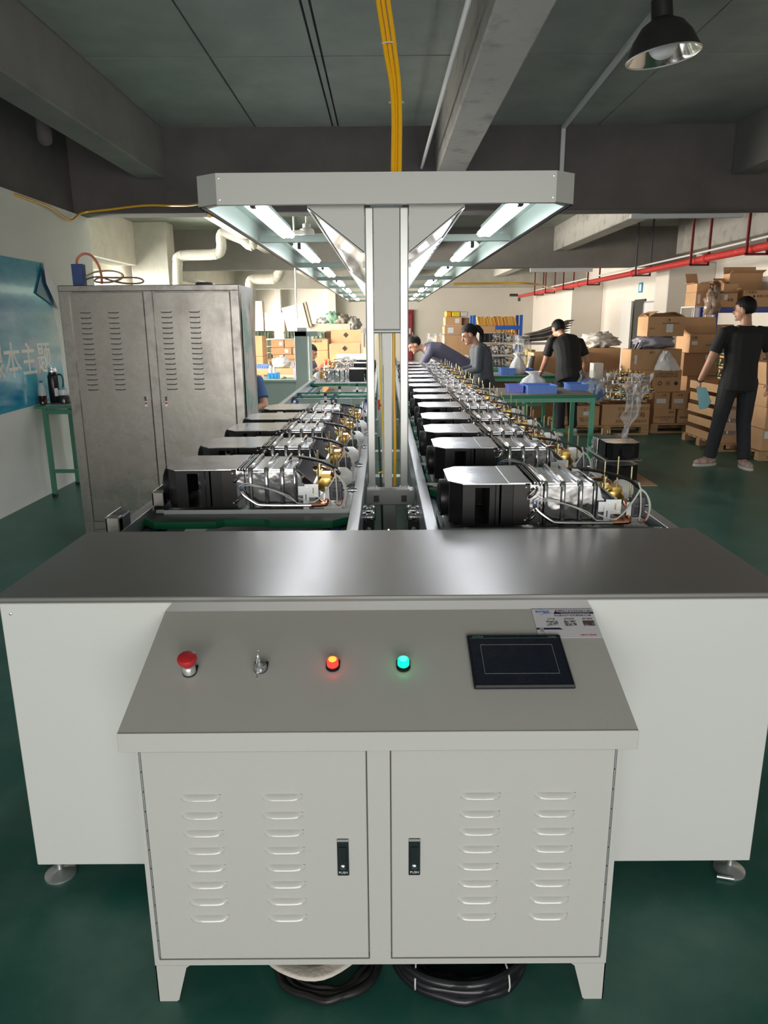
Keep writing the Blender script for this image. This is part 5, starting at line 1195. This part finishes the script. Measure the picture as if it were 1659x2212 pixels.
wr_ = thing('stretch_film', 'clear stretch film round the middle of the tray stack', 'film', (3.90, 8.6, .2))
g = M(); n = 60
for i in range(n):
    x = i / (n - 1) * 1.0
    for j in range(8): g.v.append((x, -.015 - .012 * noise.noise(V(x * 20, j * .9, 0)), j * .06))
for i in range(n - 1):
    for j in range(7): q = i * 8 + j; g.f.append((q, q + 8, q + 9, q + 1))
g.build('film', BAGC, wr_, smooth='all')
for k in range(3):
    z = .102 + 5 * .145 + .002 + k * .125
    t = thing('fitting_strip', '%s brown divider strip with brass fittings on the tray stack' % ['lowest', 'middle', 'top'][k], 'strip', (4.05, 8.72, z))
    M().box(0, .5, 0, .04, .055, .11).box(0, .5, .25, .29, .055, .11).box(.0, .5, .0, .3, .0, .055).build('divider', CARD, t)
    for j in range(6): M().cyl((.05 + j * .08, .02, .11), (.05 + j * .08, .02, .145), .008, 6).build('brass_fitting', BRASSL, t)
    for j in range(5): M().tube([(-.02, .02 + j * .05, .03), (-.07 - .02 * (j % 2), .02 + j * .05, .05), (-.05, .03 + j * .05, .09)], .006, 5, 3).build('green_wire', BELT, t)
# right hand stack of cartons, four high
for k in range(4):
    for j in range(2):
        carton('labelled carton of the right stack behind the man, layer %s, %s' % (['one', 'two', 'three', 'four'][k], ['near', 'far'][j]), 4.18 + .012 * (k % 2) + j * .37, 8.05 + j * .02, .10 + k * .241, .36, .45, .238, 0, sticker=((.12, .75, .05, .08) if j == 0 else (.5, .45, .07, .09)))
pallet_wood('wooden pallet under the right carton stack at the frame edge', 4.14, 8.0, .9, .8, 0, .098)
# heap of valve assemblies in clear bags
def valve_set(i, loc, rz):
    t = thing('valve_assembly', 'brass valve assembly, part of the heap on the printed cartons', 'valve', loc, rz, 'brass valve assemblies heaped in plastic')
    M().box(-.09, .09, -.03, .03, 0, .008).box(-.09, -.07, -.03, .03, 0, .05).build('bracket', ZINC, t)
    s = M()
    for k in range(6): s.box(-.06 + k * .02, -.05 + k * .02, -.032, -.030, .0, .03)
    tag(s.build('slot_strip', DGREY, t), kind='stuff')
    M().lathe([(.012, -.03), (.026, -.02), (.026, .02), (.012, .03)], (.05, 0, .035), 12, 'y').build('gas_valve', BRASS, t, smooth=True)
    M().cyl((.0, 0, .0), (.0, 0, .10), .006, 8).cyl((-.05, .01, 0), (-.05, .01, .08), .006, 8).build('brass_pin', BRASSL, t, smooth=True)
    M().tube([(-.05, 0, .02), (0, .02, .03), (.05, 0, .03)], .006, 6, 3).build('copper_pipe', COPPER, t)
    M().box(-.03, .0, -.034, -.028, .010, .040).build('white_cap', WPLAS, t)
    return t
v0 = None; zh = at(1345, 868, 10.0).z; rnd = random.Random(3)
for k in range(46):
    lay = k // 12; x = at(1300, 860, 10).x + .04 * lay + rnd.uniform(0, .66 - .07 * lay); loc = (x, 9.98 + rnd.uniform(0, .3), zh + .01 + lay * .105 + rnd.uniform(0, .02))
    if v0 is None: v0 = valve_set(0, loc, .2)
    else: dup(v0, loc, rnd.uniform(-.6, .6))
def film(name, label, loc, w, h, seed, m=BAGC, amp=.08, lean=0., taper=0.):
    t = thing(name, label, 'bag', loc); g = M(); nx, nz = 26, 30
    for i in range(nx + 1):
        for j in range(nz + 1):
            u = i / nx - .5; v = j / nz; ww = w * (1 - taper * (1 - v)); 
            g.v.append((u * ww + lean * v + amp * .6 * noise.noise(V(u * 5, v * 4, seed)), amp * 1.6 * noise.noise(V(u * 6, v * 5, seed + 9)) - .05 * math.cos(u * 3), v * h + amp * .4 * noise.noise(V(u * 8, v * 3, seed + 4))))
    for i in range(nx):
        for j in range(nz): q = i * (nz + 1) + j; g.f.append((q, q + nz + 1, q + nz + 2, q + 1))
    g.build('film', m, t, smooth='all'); return t
film('plastic_wrap', 'crumpled clear wrap rising from the stacked heater units on the floor', (2.36, 7.20, .40), .26, .62, 1, lean=.13, taper=.8)
film('plastic_wrap', 'clear film draped over the left of the brass heap', at(1265, 868, 9.9), .5, .40, 5, lean=.15, amp=.12)
bgb = thing('blue_white_bag', 'blue and white printed bag left of the brass heap', 'bag', at(1272, 865, 9.95)); blob(.20, .16, .16, 8, .4).build('bag', mat('blue_white_film', (.55, .62, .75), .35, col2=(.12, .25, .6), nscale=7, thr=(.5, .56), bump=.4, bscale=20), bgb, smooth='all')
# two heater units stacked on the floor
cs = thing('cardboard_sheet', 'brown cardboard sheet on the floor under two heater units', 'cardboard', (1.95, 6.75, 0)); M().box(0, .62, 0, .62, 0, .008).build('sheet', CARD, cs)
for k in range(2):
    dup(heat, (2.43, 6.88, .010 + k * .21), R(90), '%s of the two heater units stacked on the floor beside the workbench' % ['lower', 'upper'][k])
# green workbenches
def bench(label, x0, x1, y0, y1, z, topm, shelf=None):
    t = thing('workbench', label, 'workbench', (x0, y0, 0)); w = x1 - x0; d = y1 - y0
    M().box(0, w, 0, d, z - .03, z).build('tabletop', GEDGE, t, bevel=.004); M().box(.02, w - .02, .01, d - .01, z, z + .006).build('top_sheet', topm, t)
    for x in (.05, w - .05):
        for y in (.03, d - .05): M().box(x - .022, x + .022, y - .022, y + .022, 0, z - .03).build('leg', GBENCH, t)
    M().box(.05, w - .05, .01, .05, z - .075, z - .03).build('apron', GBENCH, t); M().box(.05, w - .05, d - .07, d - .03, z - .075, z - .03).build('apron', GBENCH, t)
    if w > 1.2: 
        for y in (.03, d - .05): M().box(w * .45, w * .45 + .04, y - .02, y + .02, 0, z - .03).build('leg', GBENCH, t)
    M().box(.06, w - .06, d - .07, d - .03, .25, .29).build('stretcher', GBENCH, t)
    return t
WTOP = mat('bench_cardboard_top', (.30, .25, .19), .7, noise_amt=.2, nscale=5)
z1 = .765
bench('nearest green workbench with three blue bins on it', 1.14, 2.24, 7.72, 8.62, z1, WTOP)
bench('middle green workbench with blue bins and a knotted bag', 1.44, 2.52, 10.62, 11.45, z1, mat('bench_pale_top', (.42, .42, .38), .5, noise_amt=.2, nscale=5))
bench('far green workbench in front of the stacked heater rack', 1.45, 2.3, 11.7, 12.45, z1, GEDGE)
def bin_(label, x, y, z, w, d, h, rz=0, ribs=4, m=BIN):
    t = thing('parts_bin', label, 'bin', (x, y, z), R(rz), 'blue plastic parts bins'); T_ = .006
    M().box(0, w, 0, T_, 0, h).box(0, w, d - T_, d, 0, h).box(0, T_, T_, d - T_, 0, h).box(w - T_, w, T_, d - T_, 0, h).box(T_, w - T_, T_, d - T_, 0, T_).build('shell', m, t)
    M().box(-.006, w + .006, -.006, -.0005, h - .012, h + .002).box(-.006, w + .006, d + .0005, d + .006, h - .012, h + .002).box(-.006, -.0005, -.0005, d + .0005, h - .012, h + .002).box(w + .0005, w + .006, -.0005, d + .0005, h - .012, h + .002).build('rim', m, t)
    for k in range(ribs): M().box(w * (k + .5) / ribs - .003, w * (k + .5) / ribs + .003, -.005, -.0003, .004, h - .013).build('rib', m, t)
    return t
zt = z1 + .007
q0 = at(1140, 860, 7.8); q1 = at(1202, 860, 7.8)
bin_('large blue bin at the front of the nearest workbench', q0.x, 7.80, zt, q1.x - q0.x, .36, .085, 0, 4)
bin_('small violet blue bin left of the large bin', at(1099, 855, 7.95).x, 7.95, zt, .155, .25, .080, 0, 2, mat('violet_bin', (.20, .25, .72), .4))
bin_('blue bin at the right back of the nearest workbench', at(1229, 850, 8.2).x, 8.15, zt, .20, .30, .070, 0, 6)
q = at(1082, 822, 10.7)
bin_('blue bin at the left of the middle workbench', q.x, 10.7, zt, .20, .28, .10, 0, 4); bin_('blue bin behind the knotted bag on the middle workbench', at(1126, 815, 10.95).x, 10.95, zt, .17, .28, .07, 0, 3, mat('deep_bin', (.07, .17, .60), .4))
def knot_bag(label, x, y, z, r, h, m, seed):
    t = thing('plastic_bag', label, 'bag', (x, y, z)); g = M(); n = 30; pr = [(.5, 0), (.95, .12), (1.0, .35), (.8, .6), (.45, .78), (.28, .84), (.42, .92), (.62, 1.0), (.60, 1.02)]
    for i, (a, b_) in enumerate(pr):
        for j in range(n):
            q = 2 * math.pi * j / n; k = a * (1 + .16 * noise.noise(V(math.cos(q) * 2.5, math.sin(q) * 2.5, b_ * 3 + seed)) + .06 * math.sin(q * 7 + seed)); g.v.append((r * k * math.cos(q), r * k * math.sin(q), h * (b_ + .04 * noise.noise(V(math.cos(q) * 3, math.sin(q) * 3, seed + b_)))))
    for i in range(len(pr) - 1):
        for j in range(n): q = (j + 1) % n; g.f.append((i * n + j, i * n + q, (i + 1) * n + q, (i + 1) * n + j))
    g.build('bag_film', m, t, smooth='all')
    return t
knot_bag('white knotted plastic bag on the nearest workbench', at(1152, 838, 8.3).x, 8.32, zt, .145, .20, BAGW, 1)
kb_ = knot_bag('clear knotted bag of screws on the middle workbench', at(1118, 820, 10.8).x, 10.82, zt, .11, .30, BAGW, 4)
M().ell((0, 0, .05), (.085, .085, .05)).build('screws', ALU, kb_, smooth=True)
# big cartons and foam behind the black-shirted man
carton('tall brown carton behind the middle workbench left of the leaning man', at(1150, 830, 11.9).x, 11.9, 0, .62, .5, at(1150, 762, 11.9).z, 0, marks=(('◔ ↑', .06, .7, .55),), tape=False)
carton('wide brown carton with foam sheets in it at the right of the leaning man', at(1262, 800, 12.3).x, 12.3, 0, .58, .5, at(1262, 752, 12.3).z, 0, tape=False)
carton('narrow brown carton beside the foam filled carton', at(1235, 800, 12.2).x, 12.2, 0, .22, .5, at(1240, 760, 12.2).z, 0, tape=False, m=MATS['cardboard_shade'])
fo = thing('foam_sheets', 'crumpled white foam sheets sticking out of the wide carton', 'foam', (at(1292, 752, 12.5).x, 12.5, at(1262, 752, 12.3).z)); blob(.30, .2, .13, 11, .6, 3.5).build('foam', mat('foam_white', (.75, .72, .66), .6, bump=.5, bscale=12), fo, smooth='all')
wbx = carton('small white box between the bags and the brown carton', at(1280, 830, 10.6).x, 10.6, 0, .14, .2, at(1280, 785, 10.6).z, 0, m=MATS['white_carton'], tape=False)
# trolley with dark sheets
tq = at(1150, 740, 13.45)
tr_ = thing('parts_trolley', 'grey metal trolley under the stack of dark sheets', 'trolley', (tq.x - .2, 13.45, 0))
for x in (0, .68):
    for y in (0, .5): M().box(x, x + .03, y, y + .03, 0, 1.12).build('leg', DGREY, tr_)
for z in (.3, .95, 1.12): M().box(0, .71, 0, .53, z, z + .03).build('shelf', ALU, tr_)
ds = thing('dark_sheets', 'fanned stack of dark metal sheets on the trolley', 'sheets', (tq.x - .25, 13.45, 1.152))
for k in range(7):
    b0 = .02 + k * .022; M().add([(0 + k * .03, -.05, b0), (.45, -.05, b0 + .03 + k * .004), (.85 + .02 * k, -.05, b0 + .10 + k * .024), (.85 + .02 * k, .5, b0 + .10 + k * .024), (.45, .5, b0 + .03 + k * .004), (k * .03, .5, b0),
                       (0 + k * .03, -.05, b0 - .008), (.45, -.05, b0 + .022 + k * .004), (.85 + .02 * k, -.05, b0 + .092 + k * .024), (.85 + .02 * k, .5, b0 + .092 + k * .024), (.45, .5, b0 + .022 + k * .004), (k * .03, .5, b0 - .008)],
                      [(0, 1, 4, 5), (1, 2, 3, 4), (11, 10, 7, 6), (10, 9, 8, 7), (0, 6, 7, 1), (1, 7, 8, 2), (3, 9, 10, 4), (4, 10, 11, 5), (2, 8, 9, 3), (5, 11, 6, 0)]).build('sheet', (mat('dark_sheet', (.03, .03, .035), .3, .3), ZINC)[k % 3 == 2], ds)
# rack of finished heater units behind the woman
rx = at(1022, 800, 12.6).x
rk = thing('stacking_boards', 'grey boards between the stacked heater units behind the woman', 'boards', (rx, 12.6, 0))
M().box(-.05, .95, 0, .7, 0, .54).build('crate_base', CARDD, rk)
for k in range(4):
    zb = .54 + k * .205
    M().add([(-.08, -.02, zb), (.95, -.02, zb + .03 * (k % 2)), (.95, .6, zb + .03 * (k % 2)), (-.08, .6, zb), (-.08, -.02, zb + .012), (.95, -.02, zb + .012 + .03 * (k % 2)), (.95, .6, zb + .012 + .03 * (k % 2)), (-.08, .6, zb + .012)], [(3, 2, 1, 0), (4, 5, 6, 7), (0, 1, 5, 4), (1, 2, 6, 5), (2, 3, 7, 6), (3, 0, 4, 7)]).build('board', CONCL, rk)
    dup(heat, (rx + .02 + .03 * (k % 2), 12.62, zb + .016), R(1.5 * (k % 2)), '%s heater unit of the tall stack behind the woman' % ['lowest', 'second', 'third', 'top'][k], group='heater units stacked on boards')
film('plastic_wrap', 'clear film hanging at the right end of the tall heater stack', (rx + .80, 12.55, .80), .28, .5, 8)
film('plastic_wrap', 'clear film crumpled left of the woman in front of the far cartons', (.85, 12.4, .85), .35, .5, 21)
yb_ = thing('yellow_board_stack', 'bright yellow plastic panels standing beside the heater stack', 'panel', (rx + .98, 12.9, 0))
for k in range(4): M().box(k * .045, k * .045 + .03, 0, .3, .45, 1.05 - .04 * (k % 2)).build('panel', YELP, yb_)
M().box(-.02, .2, -.02, .32, 0, .45).build('crate', CARDD, yb_)
gb_ = thing('grey_bag', 'dark grey film roll leaning by the tall brown carton', 'bag', (at(1142, 830, 11.8).x - .02, 11.82, 0)); M().tube([(0, 0, 0), (0, 0, .6), (.06, 0, 1.0)], [.07, .08, .05], 12, 3).build('roll', mat('grey_film', (.14, .13, .12), .3, bump=.5, bscale=30), gb_, smooth=True)
# far cartons and blue shelf
def far(label, x0, x1, yt, yb, Y, **k): return pbox(label, x0, x1, yt, yb, Y, .6, **k)
far('far carton with paper label under the yellow bags', 962, 998, 685, 703, 17.0, sticker=(.72, .55, .10, .10), tape=False)
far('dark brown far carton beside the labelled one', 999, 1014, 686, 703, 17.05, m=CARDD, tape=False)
far('long far carton with tape below the labelled one', 960, 1070, 704, 722, 16.95, tape=False, sticker=(.12, .5, .13, .12))
far('large plain far carton under the long taped one', 958, 1075, 723, 860, 16.9, tape=False, zb=0)
far('small far carton standing left of the far carton stack', 943, 956, 726, 745, 15.2, zb=.62)
far('lower small far carton left of the far carton stack', 936, 960, 746, 850, 15.1, zb=0, tape=False)
yb2 = thing('yellow_bag', 'yellow folded bags on the far labelled carton', 'bag', (at(963, 685, 17.1).x, 17.1, at(963, 684.8, 17.0).z + .003)); M().box(0, .13, 0, .4, 0, .13).build('bag', mat('amber_bag', (.85, .42, .01), .4), yb2, bevel=.02); M().box(.14, .33, 0, .4, 0, .125).build('bag', mat('yellow_bag_film', (.85, .65, .03), .4), yb2, bevel=.02); M().box(.34, .5, 0, .4, 0, .12).build('bag', BAGW, yb2, bevel=.02)
bs = thing('blue_shelf', 'bright blue steel shelf with rows of orange folders at the far right', 'shelf', (at(1021, 700, 20).x, 20.0, 0)); W2 = at(1129, 700, 20).x - bs.location.x; zt2 = at(1020, 704, 20).z; ztp = at(1020, 681, 20).z
for x in (0, W2 - .08):
    for y in (0, .6): M().box(x, x + .08, y, y + .06, 0, ztp).build('upright', BLUSH, bs)
zl2 = at(1100, 724, 20).z
for z in (zt2, zl2): M().box(.08, W2 - .08, 0, .66, z - .10, z).build('shelf_beam', BLUSH, bs)
OR = [mat('folder_orange_%d' % i, c, .7) for i, c in enumerate(((.62, .25, .04), (.72, .38, .08), (.50, .14, .03), (.70, .45, .14)))]
rnd = random.Random(5)
for z, x0, x1, h in ((zt2, .12, W2 - .16, .22), (zl2, W2 * .35, W2 - .16, .22)):
    x = x0; i = 0
    while x < x1 - .05:
        w_ = .040 + .012 * rnd.random(); hh = h * rnd.uniform(.9, 1.1); t = M().add([(0, 0, 0), (w_ * .85, 0, 0), (w_ * .85 - .05, 0, hh), (-.05, 0, hh), (0, .3, 0), (w_ * .85, .3, 0), (w_ * .85 - .05, .3, hh), (-.05, .3, hh)], [(0, 1, 2, 3), (7, 6, 5, 4), (0, 4, 5, 1), (1, 5, 6, 2), (2, 6, 7, 3), (3, 7, 4, 0)]).build('folder', OR[i % 4 if rnd.random() < .7 else 1])
        t.location = (bs.location.x + x + .05, 20.03, z + .002); tag(t, 'orange folder leaning in the %s row of the far blue shelf' % ('upper' if z == zt2 else 'lower'), 'folder', 'orange folders on the far blue shelf, %s row' % ('upper' if z == zt2 else 'lower'))
        x += w_; i += 1
# black hoses on the woman's side
pipe_thing('pale_hose', 'pale yellow hose looped behind the woman', 'hose', [at(1036, 755, 10.3), at(1046, 765, 10.3), at(1051, 785, 10.3), at(1046, 800, 10.3), V3(1.50, 10.70, .785)], .009, mat('cream_hose', (.6, .5, .28), .5), 8, 5)

# ------------------------------------------------------------------ left background
gm = thing('test_frame', 'pale green steel machine frame with column behind the left conveyor', 'machine frame', (0, 0, 0)); gm.location = (at(640, 850, 9.2).x, 9.2, 0); gx = gm.location.x
def rel(x, y, Y): p = at(x, y, Y); return p - gm.location
c0 = rel(640, 716, 9.2); c1_ = rel(662, 716, 9.2)
M().box(0, c1_.x, 0, .14, 0, c0.z).build('column', GPALE, gm, bevel=.004)
M().box(c1_.x - .02, c1_.x + .02, .35, .42, 0, c0.z - .05).build('rear_column', GPALE, gm, bevel=.004)
M().box(0, rel(686, 716, 9.2).x, 0, .14, rel(640, 727, 9.2).z, c0.z).build('top_beam', GPALE, gm, bevel=.004)
M().box(rel(552, 822, 9.2).x, 0, .02, .10, .05, rel(560, 824, 9.2).z).build('side_panel', GPALE, gm, bevel=.003)
M().box(rel(552, 822, 9.2).x, 0, -.02, .14, rel(560, 825, 9.2).z, rel(560, 821, 9.2).z).build('panel_rail', GPALE, gm, bevel=.002)
M().box(.03, .15, .02, .10, c0.z, c0.z + .045).build('motor', WPLAS, gm, bevel=.006)
carts = (
 ('lower tall carton at the left behind the locker', 541, 568, 770, 840, 14.0, {}), ('upper tall carton at the left behind the locker', 540, 566, 726, 769, 14.0, {}),
 ('left carton in the top row of the pale taped stack', 586, 613, 734, 749, 15.5, {}), ('right carton in the top row of the pale taped stack', 615, 641, 734, 749, 15.5, {}),
 ('left carton in the middle row of the pale taped stack', 586, 630, 751, 764, 15.5, {}), ('right carton in the middle row of the pale taped stack', 632, 648, 751, 764, 15.5, {}),
 ('left carton in the bottom row of the pale taped stack', 590, 613, 766, 776, 15.5, {}), ('right carton in the bottom row of the pale taped stack', 615, 642, 766, 776, 15.5, {}),
 ('upper carton right of the green column', 669, 707, 733, 756, 13.6, {}), ('lower carton right of the green column', 669, 708, 757, 850, 13.6, {'zb': 0}),
)
for l, x0, x1, yt, yb, Y, k in carts:
    if 'upper tall' in l: k['zb'] = at(541, 770, 14.0).z + .002
    if 'lower tall' in l: k['zb'] = 0
    if 'upper carton right' in l: k['zb'] = at(669, 757, 13.6).z + .002
    if 'bottom row' in l: k['zb'] = at(590, 776, 15.5).z
    if 'middle row' in l: k['zb'] = at(590, 766, 15.5).z + .002
    if 'top row' in l: k['zb'] = at(590, 751, 15.5).z + .002
    pbox(l, x0, x1, yt, yb, Y, .5, sticker=((.75, .5, .07, .07) if 'row' in l and 'left' in l else None), marks=((('火排周转', .05, .4, .8),) if 'upper carton' in l else ()), **k)
zb0 = at(590, 776, 15.5).z
cr_ = thing('stock_table', 'long low table under the pale taped carton stack', 'table', (at(570, 790, 15.4).x, 15.4, 0))
M().box(0, .90, 0, .7, zb0 - .05, zb0 - .002).build('tabletop', WOOD, cr_)
for x in (.02, .67):
    for y in (.02, .62): M().box(x, x + .06, y, y + .06, 0, zb0 - .05).build('leg', WOOD, cr_)
oc_ = pbox('large open carton with raised lid right of the seated worker', 714, 778, 743, 850, 13.2, .5, zb=0, tape=False, marks=(('◆', .10, .5, .93),))
lz = at(714, 743, 13.2).z; M().box(0, at(778, 743, 13.2).x - oc_.location.x, .48, .5, lz, at(714, 713, 13.2).z).build('lid', CARD, oc_)
text('◆', .10, FRONT(.27, .475, lz + .14), INK, oc_)
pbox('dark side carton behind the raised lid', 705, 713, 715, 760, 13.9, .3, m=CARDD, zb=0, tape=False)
for l, x0, x1, yt, yb, Y, rz in (('tall pale board standing at the far left', 541, 566, 650, 700, 22.0, 0), ('pale square board beside the tall one', 573, 613, 675, 715, 21.9, 0), ('long pale flat board on the far stack', 669, 757, 699, 716, 21.8, 0)):
    a_ = at(x0, yb, Y); b_ = at(x1, yt, Y); t = thing('pale_board_box', l, 'board', (a_.x, Y, 0))
    M().box(0, b_.x - a_.x, 0, .35, at(633, 717, 21.7).z - .015, b_.z).build('board', CARDP, t, bevel=.01)
tb = thing('pale_board_box', 'big tilted pale board pack leaning on the far stack', 'board', at(633, 716, 21.7)); tb.rotation_euler = (0, R(-13), 0); h_ = (at(633, 661, 21.7) - at(633, 716, 21.7)).z
M().box(-.15, .48, 0, .22, 0, h_).build('board', CARDP, tb, bevel=.01); M().box(.49, .58, .02, .2, .0, h_ * 1.02).build('board_edge', mat('board_edge', (.5, .44, .36), .8), tb, bevel=.02)
ft = thing('stock_rack', 'pale long platform under the far boards and bags', 'platform', (at(538, 720, 21.6).x, 21.6, 0)); M().box(0, 3.3, 0, .6, 0, at(633, 717, 21.7).z - .02).build('platform', CARDP, ft, bevel=.01)
for l, x, y, rx_, rz_, m_, sd in (('green crumpled bag on the far long board', 720, 699, .22, .17, mat('green_film', (.30, .52, .38), .4, bump=.5, bscale=10), 3), ('brown grey crumpled bag on the far long board', 740, 699, .22, .14, mat('taupe_film', (.36, .31, .27), .4, bump=.5, bscale=10), 7), ('small white crumpled bag on the far long board', 697, 699, .18, .09, BAGW, 9), ('clear bag at the right end of the far long board', 764, 712, .2, .20, mat('smoke_film', (.40, .39, .37), .2, bump=.6, bscale=16), 12)):
    p = at(x, y, 21.95); t = thing('crumpled_bag', l, 'bag', p); blob(rx_, .15, rz_, sd, .5, 2.6).build('bag', m_, t, smooth='all')
# green crates behind cartons
GC = mat('olive_crate', (.12, .17, .11), .5, col2=(.32, .38, .30), nscale=12, thr=(.45, .55))
for i, (x0, x1, yt, yb) in enumerate(((547, 585, 715, 732), (612, 638, 716, 732), (574, 585, 735, 748), (574, 585, 750, 762), (574, 585, 764, 776), (672, 700, 717, 732))):
    YC_ = 13.62 if i == 5 else 15.9; a_ = at(x0, yb, YC_); b_ = at(x1, yt, YC_); t = thing('olive_crate', ['olive green wrapped pack on the far left stack top', 'dark olive pack left of the green column', 'upper olive pack beside the taped stack', 'middle olive pack beside the taped stack', 'lower olive pack beside the taped stack', 'olive pack right of the green column top'][i], 'pack', (a_.x, YC_, a_.z))
    M().box(0, b_.x - a_.x, .12, .5, 0, b_.z - a_.z).build('pack', GC, t, bevel=.01)
    for k in range(int((b_.x - a_.x) / .07)): M().box(k * .07, k * .07 + .05, .10, .12, .01, b_.z - a_.z - .01).build('wrapped_bundle', GC, t, bevel=.008)
# small bench with bins at left
b2 = bench('small green bench with bins behind the locker', at(548, 812, 11).x, at(609, 812, 11).x, 10.9, 11.5, .72, mat('bench_glass_top', (.10, .30, .22), .2))
b3 = thing('wooden_bench', 'long wooden bench with white parts behind the small green bench', 'bench', (at(541, 800, 12.6).x, 12.6, 0)); M().box(0, .85, 0, .6, .68, .78).build('tabletop', CARD, b3, bevel=.004)
for x in (.03, .74):
    for y in (.03, .5): M().box(x, x + .06, y, y + .06, 0, .68).build('leg', CARD, b3)
bin_('pale blue bin on the long wooden bench', at(554, 795, 12.7).x, 12.7, .782, .19, .25, .055, 0, 5); bin_('bright blue bin on the small green bench', at(578, 805, 11.1).x, 11.1, .73, .155, .2, .07, 0, 3, mat('sky_bin', (.05, .30, .75), .4))
for i, (x, r, h) in enumerate(((583, .028, .12), (591, .03, .10))):
    t = thing('white_bottle', ['left', 'right'][i] + ' white bottle standing in the bright blue bin', 'bottle', (at(x, 790, 11.15).x, 11.2, .74)); M().lathe([(r, 0), (r, h), (r * .6, h + .03), (r * .6, h + .05), (.001, h + .05)], n=14).build('bottle', WPLAS, t, smooth=True)
wb2 = thing('white_parts_bag', 'white plastic parts and bag on the long wooden bench', 'bag', (at(606, 796, 12.7).x, 12.85, .782)); blob(.15, .12, .10, 14, .4).build('bag', BAGW, wb2, smooth='all')
for k, x in enumerate((.18, .30)): M().cyl((x, 0, 0), (x, 0, .10), .04, 14).build('roll', WPLAS, wb2, smooth=True)
# white device beyond the left conveyor
a_ = at(728, 786, 12.9); b_ = at(796, 765, 12.9)
wd = thing('white_device', 'long white rectangular machine housing with a data label', 'device', (a_.x, 12.9, 0)); M().box(0, b_.x - a_.x + .05, 0, .4, a_.z - .02, b_.z).build('housing', WPLAS, wd, bevel=.006)
M().box(.0, b_.x - a_.x, .02, .38, 0, a_.z - .02).build('base', GPALE, wd); M().box(.11, .22, -.003, 0, a_.z + .05, b_.z - .03).build('data_label', mat('label_grey', (.5, .5, .5), .6), wd)
for k in range(5): M().box(.115, .215, -.0045, -.003, a_.z + .06 + k * .012, a_.z + .064 + k * .012).build('print_line', INK, wd)
yc = thing('yellow_cup', 'small yellow cylinder on the white device', 'cylinder', (at(790, 762, 13).x, 13.0, b_.z + .002)); M().cyl((0, 0, 0), (0, 0, .11), .035, 14).build('cylinder', mat('pale_yellow', (.8, .68, .15), .4), yc, smooth=True)
og = thing('orange_lump', 'bright orange red lump held by the seated worker', 'gloves', at(708, 797, 11.35)); blob(.06, .05, .08, 4, .7, 3).build('glove', mat('bright_orange', (.75, .10, .02), .4), og, smooth='all'); og.location.z -= .02  # plain orange lump at the worker's hands
